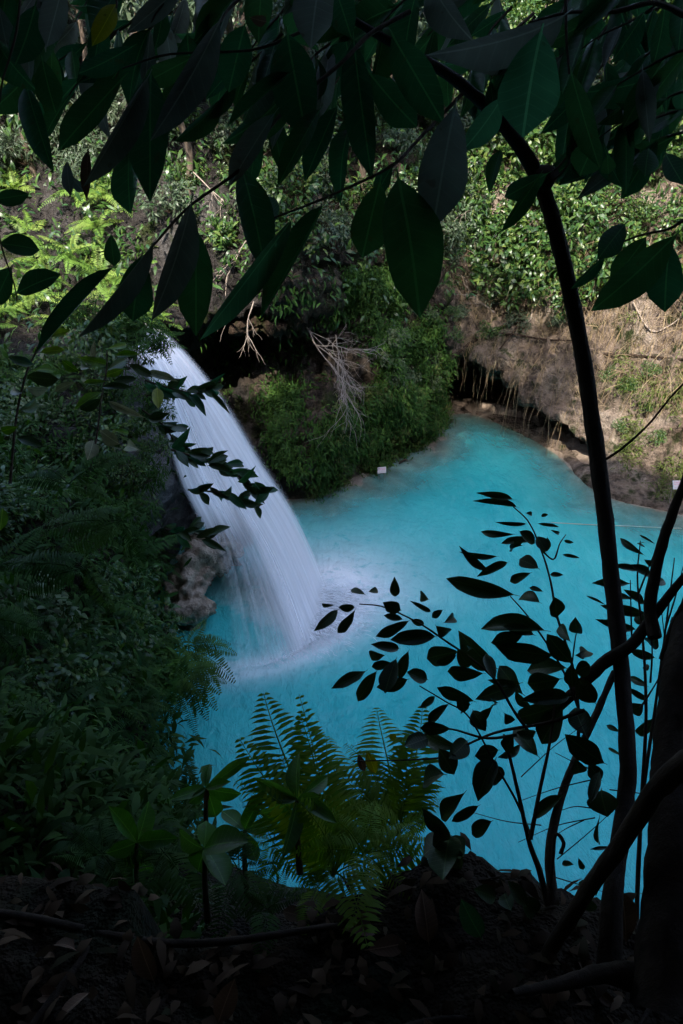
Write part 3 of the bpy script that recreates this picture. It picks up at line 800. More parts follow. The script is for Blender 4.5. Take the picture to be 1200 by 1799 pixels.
def frond_geo(n=24, arch=0.35, wmax=0.2, pw=0.028, seed=0):
    rs = np.random.default_rng(seed)
    t_ = np.linspace(0, 1, 15)
    sx = 0.06 * np.sin(t_ * 2.2 + rs.uniform(0, 6)) * t_
    path = np.column_stack([sx, t_ * (1 - 0.18 * arch * t_), 0.25 * t_ * (1 - t_) - arch * t_ ** 2.2])
    V, F_ = tube(path, np.linspace(0.008, 0.002, 15), 3)
    F_ = np.vstack([F_[:, [0, 1, 2]], F_[:, [0, 2, 3]]])
    tt = np.linspace(0.14, 0.985, n)
    pos = np.column_stack([np.interp(tt, t_, path[:, c]) for c in range(3)])
    tan = np.gradient(path, axis=0); tan /= np.linalg.norm(tan, axis=1)[:, None]
    tn = np.column_stack([np.interp(tt, t_, tan[:, c]) for c in range(3)])
    ln = wmax * np.sin(np.pi * (0.12 + 0.86 * tt) ** 0.8) ** 0.8 + 0.012
    P, D_, N_, L_ = [], [], [], []
    for s in (-1, 1):
        side = np.cross(tn, np.array([0, 0, 1.0])) * s
        side /= np.linalg.norm(side, axis=1)[:, None]
        up = np.cross(side, tn) * s
        D_.append(side * 0.93 + tn * 0.34 - np.array([0, 0, 0.12]) + rs.normal(0, 0.06, (n, 3)))
        P.append(pos); N_.append(np.cross(side, tn) * s); L_.append(ln * rs.uniform(0.85, 1.1, n))
    lv, lf, lr = leaves_np(np.vstack(P), np.vstack(D_), np.vstack(N_), np.concatenate(L_), np.full(2 * n, pw), 0.22)
    VV = np.vstack([V, lv]); FF = np.vstack([F_, lf + len(V)])
    return VV, FF
_frond = {}
def frond_me(k, mat):
    if (k, mat) not in _frond:
        n, ar, wm, pw = [(26, .25, .19, .026), (22, .5, .22, .032), (30, .75, .17, .022), (24, .1, .21, .030)][k]
        V, F_ = frond_geo(n, ar, wm, pw, k)
        _frond[(k, mat)] = mesh('frond', V, F_, M[mat], attrs={'rnd': np.full(len(V), k * 0.21)}, smooth=False)
    return _frond[(k, mat)]
def fern(name, pos, nrm, size, nf, mat, label, group=None, spread=(0.35, 1.25), bias=None, cat='fern', seed=None):
    rs = random.Random(seed if seed is not None else int(abs(pos[0] * 977 + pos[1] * 131 + pos[2] * 31) * 10))
    root = empty(name, Vector(pos))
    tag(root, ('large ' if size > 1.15 else '') + label + ' ' + where(pos), cat, group); root['auto'] = 1
    up = Vector(nrm).lerp(Vector((0, 0, 1)), 0.6).normalized()
    tx = up.orthogonal().normalized(); ty = up.cross(tx)
    for k in range(nf):
        az = k / nf * 2 * math.pi + rs.uniform(-.35, .35)
        el = rs.uniform(*spread)
        d = (tx * math.cos(az) + ty * math.sin(az)) * math.cos(el) + up * math.sin(el)
        if bias is not None: d = (d + Vector(bias)).normalized()
        s = size * rs.uniform(.7, 1.1)
        obj('frond', frond_me(rs.randrange(4), mat), root, frame((0, 0, 0), d, up, s))
    return root

def bush_geo(nl, ll, lw, rad, seed, droop=0.3, flat=1.0, branches=7):
    rs = np.random.default_rng(seed)
    # sub-clumps give light and dark masses with gaps
    nc = 9 + seed % 5
    cdir = rs.normal(size=(nc, 3)); cdir[:, 2] = np.abs(cdir[:, 2]) * 0.9 - 0.15
    cdir /= np.linalg.norm(cdir, axis=1)[:, None]
    cpos = cdir * rs.uniform(.35, .95, nc)[:, None] * rad * np.array([1, 1, flat])
    cr = rs.uniform(.25, .5, nc) * rad
    ci = rs.integers(0, nc, nl)
    o_ = rs.normal(size=(nl, 3)); o_ /= np.linalg.norm(o_, axis=1)[:, None]
    pos = cpos[ci] + o_ * (rs.uniform(.25, 1, nl) ** .5 * cr[ci])[:, None]
    d = o_ + 0.5 * rs.normal(size=(nl, 3)); d[:, 2] -= droop
    nr = o_ * .3 + np.array([0, 0, 1.0]) + 0.45 * rs.normal(size=(nl, 3))
    V, F_, r = leaves_np(pos, d, nr, rs.uniform(.6, 1.25, nl) * ll, rs.uniform(.7, 1.2, nl) * lw, 0.25, rs.random(nl))
    parts = []
    for c in range(nc):
        e = cpos[c]
        p0 = np.array([0, 0, -0.25 * rad])
        mid = (p0 + e) * 0.5 + rs.normal(0, .08 * rad, 3)
        parts.append(tube([p0, mid, e, e + o_[c] * cr[c] * .6], [.02 * rad, .014 * rad, .009 * rad, .004 * rad], 4, 6))
    SV, SF = join(parts)
    return V, F_, r, SV, SF
_bush = {}
def bush_me(kind, k):
    if (kind, k) not in _bush:
        nl, ll, lw, rad, droop, mat = dict(
            broad=(520, .24, .10, 1.0, .35, 'bush'), small=(900, .13, .055, .8, .2, 'bush'), pale=(620, .20, .07, .9, .4, 'bush_pale'),
            tuft=(900, .26, .035, .9, .25, 'bush_pale'), narrow=(620, .26, .05, .9, .6, 'fern'), vine=(420, .15, .12, .8, .6, 'vine'))[kind]
        V, F_, r, SV, SF = bush_geo(nl, ll, lw, rad, k * 13 + len(kind), droop)
        _bush[(kind, k)] = (mesh('foliage', V, F_, M[mat], smooth=False, attrs={'rnd': r}), mesh('stems', SV, SF, M['twig']))
    return _bush[(kind, k)]
def bush(name, kind, pos, size, label, group, cat='bush', nrm=(0, 0, 1)):
    root = empty(name, Vector(pos))
    look = dict(broad='broad-leaved', small='small-leaved', pale='grey-green', tuft='tufted grey-green', narrow='narrow-leaved', vine='round-leaved')[kind]
    big = 'large ' if size > 1.15 else 'small ' if size < .5 else ''
    tag(root, (big + look + ' ' + label + ' ' + where(pos)).replace('tufted grey-green left slope', 'tufted').replace('tufted grey-green', 'tufted'), cat, group); root['auto'] = 1
    a, b_ = bush_me(kind, random.randrange(5))
    up = Vector(nrm).lerp(Vector((0, 0, 1)), .5).normalized()
    h = Matrix.Rotation(random.uniform(0, 6.28), 4, 'Z')
    q = up.to_track_quat('Z', 'Y').to_matrix().to_4x4()
    mw = q @ h @ Matrix.Diagonal((size, size, size * random.uniform(.8, 1.1), 1))
    obj('foliage', a, root, mw); obj('stems', b_, root, mw)
    return root

LANDMARKS = [('the waterfall lip', 280, 575), ('the rock alcove', 560, 610), ('the cave mouth', 860, 700), ('the mossy cliff', 600, 770), ('the left photo edge', 0, 700), ('the left photo edge', 0, 1050), ('the right photo edge', 1200, 300), ('the right photo edge', 1200, 700), ('the trunk bend', 955, 320), ('the dead branch', 600, 580), ('the sunlit ferns', 90, 450), ('the tan rock', 370, 980), ('the broadest black leaf', 690, 430), ('the cliff corner', 770, 620), ('the hanging branch over the fall', 390, 820), ('the kinked trunk', 45, 180), ('the far right sign', 1185, 850), ('the exposed roots', 910, 575), ('the top photo edge', 300, 0), ('the top photo edge', 700, 0), ('the top photo edge', 1050, 0), ('the pool corner', 320, 1330)]
def where(pos):
    px, py, _ = project(np.array([pos]))
    px, py = float(px[0]), float(py[0])
    nm, lx_, ly_ = min(LANDMARKS, key=lambda l: (l[1] - px) ** 2 + (l[2] - py) ** 2)
    dx, dy = px - lx_, py - ly_
    r = math.hypot(dx, dy)
    hor = 'right' if dx > 0 else 'left'
    ver = 'below' if dy > 0 else 'above'
    if abs(dx) > 2.2 * abs(dy): d = hor + ' of'
    elif abs(dy) > 2.2 * abs(dx): d = ver
    else: d = ver + ' and ' + hor + ' of'
    if ver in d and 'of' not in d and nm.endswith('edge') and 'top' in nm: d = 'below'
    return ('just ' if r < 45 else 'well ' if r > 110 else '') + d + ' ' + nm
def unique_labels():
    """things that still share a label are told apart by their order from the left"""
    ords = ['leftmost', 'second from left', 'third from left', 'fourth from left', 'fifth from left', 'sixth from left', 'seventh from left', 'eighth from left', 'ninth from left', 'tenth from left', 'eleventh from left', 'twelfth from left']
    by = {}
    for o_ in COL.objects:
        if o_.parent is None and 'label' in o_.keys() and o_.get('kind') is None and 'auto' in o_.keys():
            by.setdefault(o_['label'], []).append(o_)
            del o_['auto']
    for lab, os_ in by.items():
        if len(os_) > 1:
            os_.sort(key=lambda q: float(project(np.array([q.location]))[0][0]))
            for k_, q in enumerate(os_[:12]):
                q['label'] = (ords[k_] + ' ' + lab) if len((ords[k_] + ' ' + lab).replace('-', ' ').split()) <= 16 else (ords[k_] + ' ' + lab).replace('thin ', '').replace('the ', '')

# ------------------------------------------------------------------ scattering over the gorge walls
def inpoly(px, py, poly):
    r = np.zeros(len(px), bool)
    n = len(poly)
    for i in range(n):
        (x0, y0), (x1, y1) = poly[i], poly[(i + 1) % n]
        c = ((y0 > py) != (y1 > py)) & (px < (x1 - x0) * (py - y0) / (y1 - y0 + 1e-9) + x0)
        r ^= c
    return r
ar = np.linalg.norm(np.cross(np.roll(surf_d, -1, 0)[:, :-1] - surf_d[:, :-1], surf_d[:, 1:] - surf_d[:, :-1]), axis=2)
SP_P = (ar / ar.sum()).ravel()
def sample_walls(n, s0=None, s1=None):
    p = SP_P.reshape(NS, NT - 1).copy()
    if s0 is not None:
        msk = np.zeros(NS); msk[np.arange(int(s0 * RES), int(s1 * RES)) % NS] = 1
        p = p * msk[:, None]
    p = p.ravel(); p = p / p.sum()
    k = rng.choice(len(p), n, p=p)
    i, j = k // (NT - 1), k % (NT - 1)
    fu, fv = rng.random(n)[:, None], rng.random(n)[:, None]
    i2 = (i + 1) % NS
    P = (surf_d[i, j] * (1 - fu) + surf_d[i2, j] * fu) * (1 - fv) + (surf_d[i, j + 1] * (1 - fu) + surf_d[i2, j + 1] * fu) * fv
    return P, nrm[i, j]
def in_zone(P, poly, dmin=0):
    px, py, dp = project(P)
    return inpoly(px, py, poly) & (dp > dmin)
def spaced(P, N_, dmin, most):
    keep = []
    for k in range(len(P)):
        if all(((P[k] - P[q]) ** 2).sum() > dmin * dmin for q in keep):
            keep.append(k)
            if len(keep) >= most: break
    return P[keep], N_[keep]
def wall_hit(px, py):
    h = BV.ray_cast(CAM + ray(px, py) * 3.0, ray(px, py))
    return h[0], h[1]

M['travertine_brown'] = rock_mat('brown_rock', (0.025, 0.017, 0.012), (0.075, 0.05, 0.036), (0.14, 0.10, 0.075), (0.035, 0.04, 0.014), 0.3)
# ------------------------------------------------------------------ ground cover on the cliffs (uncountable)
def cover(name, P, N_, per, ll, lw, mat, label, droop=0.8, out=0.25, spread=.18, cat='ground cover'):
    n = len(P) * per
    idx = np.repeat(np.arange(len(P)), per)
    csz = (rng.uniform(.6, 1.5, len(P)) * np.clip(np.linalg.norm(P - np.array(CAM), axis=1) / 10.0, .4, 1))[idx] if ll > .12 else rng.uniform(.6, 1.5, len(P))[idx]
    pos = P[idx] + rng.normal(0, spread, (n, 3)) * csz[:, None] + N_[idx] * rng.uniform(0, out, n)[:, None] * csz[:, None]
    d = N_[idx] * rng.uniform(.2, 1.0, n)[:, None] + rng.normal(0, .55, (n, 3)); d[:, 2] -= droop * rng.uniform(0, 1.2, n)
    nr = N_[idx] * .6 + np.array([0, 0, .8]) + rng.normal(0, .4, (n, 3))
    L_ = rng.uniform(.6, 1.3, n) * ll * csz; W_ = rng.uniform(.7, 1.2, n) * lw * csz
    tone = (rng.random(len(P))[idx] * .55 + rng.random(n) * .45)
    V, F_, r = leaves_np(pos, d, nr, L_, W_, .35, tone)
    o_ = obj(name, mesh(name, V, F_, M[mat], smooth=False, attrs={'rnd': r}))
    tag(o_, label, cat, kind='stuff')
    return o_
Z_BUTT = [(462, 690), (505, 655), (545, 735), (640, 700), (665, 640), (600, 540), (600, 470), (700, 470), (770, 560), (778, 745), (700, 805), (620, 850), (525, 880), (490, 800)]
Z_VINE = [(675, 560), (770, 545), (782, 700), (720, 720), (672, 660)]
Z_ALC = [(320, 500), (620, 500), (675, 640), (640, 700), (545, 735), (505, 655), (462, 690), (470, 800), (520, 880), (440, 820)]
Z_RFOL = [(745, 150), (1700, 60), (1700, 420), (1180, 430), (1060, 500), (1000, 560), (930, 520), (840, 470), (765, 400)]
Z_BACK = [(290, 120), (800, 60), (800, 420), (690, 440), (620, 430), (420, 440), (290, 430)]
Z_LFERN = [(-300, 330), (190, 330), (270, 440), (275, 560), (150, 590), (-300, 590)]
Z_TOP = [(-500, -700), (1700, -700), (1700, 160), (-500, 330)]
Z_RBANK = [(1060, 560), (1700, 500), (1700, 930), (1200, 905), (1090, 830), (1085, 640)]

def patchy(P, sc, thr, seed): return np.array([fbm(q, sc, 3, seed) for q in P]) > thr
P, N_ = sample_walls(40000, 5.5, 10)
k = in_zone(P, Z_BUTT) & patchy(P, 1.1, -.12, 4.4)
cover('cliff_fern_cover', P[k][:2200], N_[k][:2200], 26, .13, .034, 'moss', 'dense green ferns and moss covering the wet cliff beside the waterfall', 1.1, .25, .12)
k = in_zone(P, Z_BUTT) & patchy(P, 1.4, .12, 14.4)
cover('cliff_trailing_plants', P[k][:420], N_[k][:420], 16, .24, .04, 'fern', 'darker trailing plants hanging down the mossy cliff in strips', 1.6, .3, .14)
kb = in_zone(P, [(590, 690), (780, 640), (782, 760), (700, 812), (600, 860), (525, 884), (560, 800)]) & patchy(P, 1.3, -.1, 24.4)
cover('cliff_moss_cover', P[kb][:1100], N_[kb][:1100], 24, .12, .04, 'grass', 'bright yellow green moss fringe low on the cliff above the shoal', .6, .14, .10)
ka = in_zone(P, Z_ALC) & patchy(P, 1.2, .1, 6.1)
cover('alcove_growth', P[ka][:120], N_[ka][:120], 12, .22, .05, 'moss', 'sparse dark plants in the shaded rock alcove behind the waterfall', 1.2, .2, .14)
# undergrowth over the upper slopes
P, N_ = sample_walls(30000, 3.6, 16.5)
k = (P[:, 2] > 5.2) & ~in_zone(P, Z_ALC)
k &= (rng.random(len(P)) < .85) & (np.array([fbm(q, .5, 2, 8.8) for q in P]) > -.18)
cover('hillside_undergrowth', P[k][:4200], N_[k][:4200], 14, .24, .075, 'bush', 'tangled leafy undergrowth covering the steep slopes around the pool', .5, .5, .3)
P, N_ = sample_walls(60000, 9.6, 16)
k = in_zone(P, Z_RBANK) & (np.array([fbm(q, .8, 3, 1.8) for q in P]) > -.02)
cover('bank_grass', P[k][:1500], N_[k][:1500], 12, .16, .028, 'grass', 'patchy grass and small weeds growing on the tan right bank', .2, .1, .10)
k = in_zone(P, [(960, 420), (1500, 380), (1500, 640), (1150, 700), (1010, 640)])
M['straw'] = leaf_mat('dry_straw', [(.22, .16, .09), (.32, .25, .15), (.16, .11, .07)], False, .2, .8, spec=.1)
cover('dry_hanging_grass', P[k][:900], N_[k][:900], 5, .75, .014, 'straw', 'dry straw-coloured grass strands hanging down the upper right bank', 2.6, .12, .2)
k = in_zone(P, [(780, 430), (1010, 560), (1050, 740), (960, 690), (800, 590)])
cover('dry_twig_litter', P[k][:700], N_[k][:700], 5, .4, .012, 'straw', 'fine dry twigs and rootlets strewn over the brown slope above the cave', 1.4, .1, .2)
P, N_ = sample_walls(30000, 0, 4.2)
k = (P[:, 2] > .8) & (np.linalg.norm(P - np.array(CAM), axis=1) > 4.8) & patchy(P, .9, -.1, 3.9)
cover('left_bank_growth', P[k][:2900], N_[k][:2900], 15, .22, .055, 'fern', 'dark leafy growth covering the steep left bank', .7, .35, .22)
P, N_ = sample_walls(30000, .4, 3.2)
k = in_zone(P, [(290, 1030), (420, 1090), (420, 1200), (330, 1270), (250, 1180)]) & (np.linalg.norm(P - np.array(CAM), axis=1) > 5)
cover('bank_moss', P[k][:700], N_[k][:700], 18, .26, .045, 'moss', 'green mossy fern bulge on the left bank beside the foot of the waterfall', .6, .3, .14)
P, N_ = sample_walls(12000, 16, 19)
k = (P[:, 2] > 1.5) & (np.linalg.norm(P - np.array(CAM), axis=1) > 5.5)
cover('near_cliff_growth', P[k][:1200], N_[k][:1200], 12, .26, .06, 'fern', 'shaded plants on the cliff under the ledge', .7, .3, .22)

P, N_ = sample_walls(60000, 17.6, 19); P2, N2 = sample_walls(30000, 0, 1.6)
P, N_ = np.vstack([P, P2]), np.vstack([N_, N2])
dd_ = np.linalg.norm(P - np.array(CAM), axis=1)
px_, py_, dp_ = project(P)
k = (dd_ > 1.9) & (dd_ < 5.2) & (P[:, 2] > 4) & (px_ < 310) & (px_ > -400) & (dp_ > .5)
cover('ledge_side_growth', P[k][:1500], N_[k][:1500], 14, .11, .03, 'fern', 'dark leafy growth on the slope at the left of the ledge', .5, .12, .07)
# ------------------------------------------------------------------ bushes one can tell apart on the far slopes
def zone_points(poly, s0, s1, n, dmin, most, zmin=0, occl=True):
    P, N_ = sample_walls(n, s0, s1)
    k = in_zone(P, poly, 5) & (P[:, 2] > zmin)
    P, N_ = P[k], N_[k]
    if occl:
        vis = []
        for q in P:
            dd = Vector(q) - CAM
            h = BV.ray_cast(CAM + dd.normalized() * 5, dd.normalized())
            vis.append(h[0] is not None and (h[0] - Vector(q)).length < 1.2)
        P, N_ = P[np.array(vis)], N_[np.array(vis)]
    return spaced(P, N_, dmin, most)
def plant_bushes(poly, s0, s1, kinds, dmin, most, size, label, group, name='leafy_bush', zmin=0, lift=.2, cat='bush'):
    P, N_ = zone_points(poly, s0, s1, 9000, dmin, most, zmin)
    for q, nn in zip(P, N_):
        bush(name, random.choice(kinds), q + nn * lift, random.uniform(*size), label, group, cat, nn)
    return len(P)
plant_bushes(Z_RFOL, 9.5, 16, ['broad', 'broad', 'small'], .95, 70, (.75, 1.25), 'sunlit bush', 'bushes on the sunlit right slope')
plant_bushes(Z_BACK, 4.5, 10, ['pale', 'small', 'broad', 'pale'], 1.1, 55, (.6, 1.0), 'shaded bush', 'bushes above the alcove', zmin=4)
plant_bushes(Z_TOP, 3.5, 16, ['broad', 'small', 'tuft', 'pale'], 1.5, 80, (1.1, 1.7), 'high slope bush', 'bushes at the top of the slopes', zmin=8)
plant_bushes([(-400, 40), (190, 40), (230, 330), (-400, 340)], 2.5, 6.5, ['tuft'], 1.0, 26, (.8, 1.3), 'left slope bush', 'tufted bushes upper left', name='tufted_bush', zmin=6)
plant_bushes(Z_VINE, 7.5, 10.2, ['vine'], .5, 16, (.42, .6), 'hanging vine clump', 'round-leaved vine clumps on the cliff corner', name='hanging_vine', lift=.1, cat='vine')
plant_bushes(Z_BUTT, 6, 10, ['small', 'narrow'], .7, 26, (.3, .5), 'cliff plant', 'plants on the mossy cliff', name='cliff_plant', lift=.05, cat='plant')
plant_bushes([(780, 400), (1000, 520), (1000, 580), (780, 600)], 9, 13, ['pale', 'small'], .9, 12, (.35, .6), 'brown slope plant', 'plants above the cave', name='slope_plant', cat='plant')
plant_bushes([(1050, 600), (1500, 600), (1500, 860), (1080, 780)], 11, 16, ['small'], .8, 22, (.25, .45), 'tan bank plant', 'plants on the right bank', name='bank_plant', lift=.03, cat='plant')
# ferns in the sun patch above the fall
P, N_ = zone_points(Z_LFERN, 2.2, 6.5, 14000, .62, 44, 4.5)
for q, nn in zip(P, N_):
    fern('fern', q + nn * .1, nn, random.uniform(.9, 1.35), random.randint(8, 11), 'fern_sun_tint', 'bright sunlit fern', 'ferns in the sun patch left of the waterfall', (.1, 1.0))
# ferns and shrubs on the shaded left bank
P, N_ = zone_points([(-250, 580), (230, 580), (330, 760), (330, 980), (400, 1150), (330, 1300), (300, 1520), (-250, 1520)], 0, 4.4, 14000, .7, 70, 1.0)
for q, nn in zip(P, N_):
    fern('fern', q + nn * .1, nn, random.uniform(.7, 1.2), random.randint(7, 10), 'fern', 'dark shaded fern', 'ferns on the shaded left bank', (.0, .9))
plant_bushes([(-200, 560), (270, 560), (340, 800), (330, 1000), (380, 1150), (-200, 1250)], 0, 4.4, ['narrow', 'broad', 'small', 'broad', 'vine'], .8, 52, (.45, .85), 'dark bank bush', 'bushes on the shaded left bank', zmin=2.5)

# ------------------------------------------------------------------ hanging roots, vines and dead branches on the far walls
def drop_root(px, py, ln, lean, w_, label, group, name='hanging_root', mat='root'):
    h, nn = wall_hit(px, py)
    if h is None: return
    p = h + nn * .06
    pts = [p]
    for k in range(1, 5):
        s = k / 4
        q = p + Vector((lean * s * ln + random.uniform(-.04, .04), -0.10 * s + random.uniform(-.04, .04), -ln * s)) + nn * .12
        ax_, ay_, _ = project(np.array([q]))                  # lie on the slope instead of passing into it
        h2, n2_ = wall_hit(float(ax_[0]), float(ay_[0]))
        if h2 is not None and (h2 - CAM).length < (q - CAM).length: q = h2 + n2_ * .07
        pts.append(q)
    pts[-1].z = max(pts[-1].z, .05)
    V, F_ = tube(pts, np.linspace(w_, w_ * .5, 5), 4, 9)
    root = obj(name, mesh(name, V - np.array(p), F_, M[mat])); root.location = p
    tag(root, ('long ' if ln > 1.9 else 'short ' if ln < 1.0 else '') + label + ' ' + where(p), 'root', group); root['auto'] = 1
for k in range(44):
    s = random.random()
    drop_root(783 + 215 * s + random.uniform(-6, 6), 640 + 150 * s + random.uniform(-85, -12), random.uniform(.7, 2.2), random.uniform(-.16, .02), random.uniform(.007, .013), 'straw-coloured hanging root', 'roots hanging over the cave mouth')
for k in range(70):
    drop_root(random.uniform(900, 1190), random.uniform(430, 680), random.uniform(1.2, 3.2), random.uniform(-.35, -.1), random.uniform(.006, .011), 'thin dry hanging vine', 'dry vines on the right bank', 'dry_vine')
def surf_line(name, pts, w_, mat, label, cat, lift=.08, group=None):
    P = []
    for (a, b_) in pts:
        h, nn = wall_hit(a, b_)
        if h is not None: P.append(h + nn * lift)
    if len(P) < 2: return
    V, F_ = tube(P, np.linspace(w_, w_ * .6, len(P)), 6, len(P) * 6, .08)
    o_ = obj(name, mesh(name, V - np.array(P[0]), F_, M[mat])); o_.location = P[0]
    tag(o_, label, cat, group)
surf_line('exposed_root', [(770, 645), (830, 600), (880, 575), (925, 555)], .07, 'bark', 'dark root slanting up the slope above the cave mouth', 'root')
surf_line('exposed_root', [(860, 585), (905, 590), (960, 598), (1010, 602)], .05, 'bark', 'dark root running level above the cave towards the trunk', 'root')
surf_line('exposed_root', [(925, 520), (922, 550), (905, 580), (880, 615)], .05, 'bark', 'twisted root dropping from the undergrowth above the cave', 'root')
surf_line('exposed_root', [(940, 540), (930, 565), (890, 568), (860, 580)], .035, 'pale_wood', 'pale bare root among the dark roots above the cave', 'root')
surf_line('woody_vine', [(1060, 620), (1120, 628), (1200, 634), (1300, 640)], .05, 'bark', 'dark woody vine stretched level across the right bank', 'vine')
surf_line('woody_vine', [(1115, 530), (1140, 580), (1170, 575), (1220, 540)], .03, 'pale_wood', 'pale vine sagging in a loop on the right bank', 'vine')
surf_line('woody_vine', [(900, 500), (892, 530), (880, 560)], .035, 'bark', 'short dark stem on the bare slope', 'vine')

def dead_branch(name, p0, d0, ln, rad, depth, label, seed, spread=.6, mat='pale_wood', group=None):
    rs = random.Random(seed)
    parts = []
    def grow(p, d, L, r, lev):
        pts, rr = [p], [r]
        q = p.copy(); dd = d.copy()
        n = 4
        for k in range(n):
            dd = (dd + Vector((rs.uniform(-.22, .22), rs.uniform(-.22, .22), rs.uniform(-.22, .16)))).normalized()
            q = q + dd * L / n
            pts.append(q.copy()); rr.append(r * (1 - .6 * (k + 1) / n))
            if lev > 0 and k > 0:
                for _ in range(2 if lev > 1 else 1):
                    ax = Vector((rs.uniform(-1, 1), rs.uniform(-1, 1), rs.uniform(-1, .7))).normalized()
                    grow(q, (dd + ax * spread).normalized(), L * rs.uniform(.45, .7), r * .55, lev - 1)
        parts.append(tube(pts, rr, 4 if lev < 2 else 6, 8))
    grow(Vector(p0), Vector(d0).normalized(), ln, rad, depth)
    V, F_ = join(parts)
    o_ = obj(name, mesh(name, V - np.array(p0), F_, M[mat])); o_.location = p0
    tag(o_, label, 'branch', group)
    return o_
a, b_ = atY(508, 540, 24.2), atY(590, 590, 23.0)
dead_branch('dead_branch', a, b_ - a, 2.6, .035, 3, 'pale leafless dead branch reaching out over the dark rock alcove', 4, .75)
a, b_ = atY(590, 588, 23.0), atY(615, 690, 22.7)
dead_branch('dead_branch', a, b_ - a, 1.5, .025, 3, 'pale leafless branch drooping below the alcove towards the pool', 8, .6)
for (px, py, tx, ty, L_, lab) in [(440, 540, 432, 600, 1.0, 'small bare twig hanging at the top of the alcove'), (345, 330, 400, 380, 1.6, 'pale bare branch in the shade above the waterfall'), (470, 420, 380, 480, 1.8, 'pale tangled bare branch left of the alcove top'), (905, 390, 800, 350, 1.8, 'bare brown branch among the bushes right of centre'), (860, 560, 835, 500, 1.2, 'bare branching twigs on the brown slope above the cave'), (880, 300, 760, 340, 2.0, 'bare grey branch high on the sunlit slope')]:
    h, nn = wall_hit(px, py)
    if h is None: continue
    a = h + nn * .5
    d_ = atY(tx, ty, a.y - .2) - a
    dead_branch('dead_branch', a, d_, L_, .022, 2, lab, int(px), .7)

# slender trees standing on the far slopes
def slope_tree(px, py, H, lean, rad, label, kind, nb, seed):
    h, nn = wall_hit(px, py)
    if h is None: return
    rs = random.Random(seed)
    root = empty('slope_tree', h - Vector((0, 0, .2))); tag(root, label, 'tree')
    pts = [Vector((0, 0, 0))]
    for k in range(1, 6):
        s = k / 5
        pts.append(Vector((lean[0] * s * s + rs.uniform(-.15, .15), lean[1] * s + rs.uniform(-.1, .1), H * s)))
    V, F_ = tube(pts, np.linspace(rad, rad * .45, 6), 8, 24, .04)
    tr = obj('trunk', mesh('trunk', V, F_, M['hill_trunk']), root)
    for k in range(nb):
        s = rs.uniform(.55, 1)
        b0 = pts[min(4, int(s * 5))].lerp(pts[min(5, int(s * 5) + 1)], s * 5 % 1)
        e = b0 + Vector((rs.uniform(-1, 1), rs.uniform(-.9, .5), rs.uniform(-.1, .7))) * 1.5
        V, F_ = tube([b0, (b0 + e) / 2 + Vector((0, 0, .15)), e], [rad * .4, rad * .3, rad * .12], 5, 7)
        obj('branch', mesh('branch', V, F_, M['hill_trunk']), root)
        me_, _ = bush_me(kind, rs.randrange(5))
        obj('crown', me_, root, Matrix.Translation(e) @ Matrix.Rotation(rs.uniform(0, 6), 4, 'Z') @ Matrix.Scale(rs.uniform(.9, 1.5), 4))
slope_tree(60, 300, 5.5, (-.5, -.3), .10, 'thin pale kinked trunk with tufted leaves on the upper left slope', 'tuft', 7, 1)
slope_tree(330, 330, 6, (.6, -1.0), .11, 'slender tree leaning out above the waterfall lip', 'pale', 8, 2)
slope_tree(640, 330, 6, (-.6, -1.2), .12, 'slender tree above the rock alcove in mid slope', 'pale', 8, 3)
slope_tree(770, 330, 5, (.5, -.8), .11, 'thin tree standing left of the arching dark trunk', 'small', 8, 4)
slope_tree(930, 230, 5, (.4, -.8), .12, 'leafy tree high on the sunlit slope right of centre', 'broad', 9, 5)
slope_tree(1130, 260, 5, (-.3, -.8), .12, 'leafy tree at the upper right of the slope', 'broad', 9, 6)
for q_ in [(420, 200, 6, 'pale', 'shadowy tree high above the waterfall'), (540, 150, 6, 'broad', 'leafy tree at top centre behind the hanging leaves'), (250, 120, 6, 'small', 'small-leaved tree at the top left of centre'), (820, 130, 6, 'broad', 'broad-leaved tree at the top right of centre'), (1040, 130, 6, 'small', 'small-leaved tree near the top right'), (690, 200, 6, 'small', 'small-leaved tree in the upper middle of the slope'), (1180, 160, 6, 'broad', 'broad-leaved tree at the far upper right'), (20, 60, 6, 'tuft', 'tufted tree in the top left corner')]:
    slope_tree(q_[0], q_[1], q_[2], (random.uniform(-.6, .6), -1.4), .12, q_[4], q_[3], 12, int(q_[0]))
slope_tree(170, 250, 5.5, (.3, -.5), .10, 'tufted tree on the left slope behind the hanging leaves', 'tuft', 8, 7)

# ------------------------------------------------------------------ added shade trees, crowns out of view, to darken ledge and screen sun
def added_shade_tree(base, H, rad, cc_, label, seed):
    rs = np.random.default_rng(seed)
    root = empty('added_shade_tree', Vector(base)); tag(root, label, 'tree', 'unseen trees added to shade the ledge and slope')
    top = Vector(cc_[0][:3]) - Vector(base)
    mid = Vector((top.x * .35, top.y * .35, top.z * .55))
    V, F_ = tube([(0, 0, -.5), mid, top], [rad, rad * .75, rad * .4], 10, 20, .04)
    obj('trunk', mesh('trunk', V, F_, M['bark']), root)
    for (x, y, z, r, rz, n) in cc_:
        c = np.array([x, y, z]) - np.array(base)
        o_ = rand_dirs(n); pos = c + o_ * (rng.uniform(.15, 1, n) ** .4)[:, None] * np.array([r, r, rz])
        nr = np.array([0, 0, 1.0]) + rng.normal(0, .5, (n, 3))
        d = o_ * np.array([1, 1, .3]) + rng.normal(0, .5, (n, 3)); d[:, 2] -= .3
        V, F_, rr = leaves_np(pos, d, nr, rng.uniform(.35, .6, n), rng.uniform(.16, .24, n), .2)
        obj('crown', mesh('crown', V, F_, M['shade_crown'], smooth=False, attrs={'rnd': rr}), root)
        V, F_ = tube([mid, (np.array(mid) + c) / 2 + np.array([0, 0, .6]), c], [rad * .5, rad * .35, rad * .15], 7, 10)
        obj('branch', mesh('branch', V, F_, M['bark']), root)
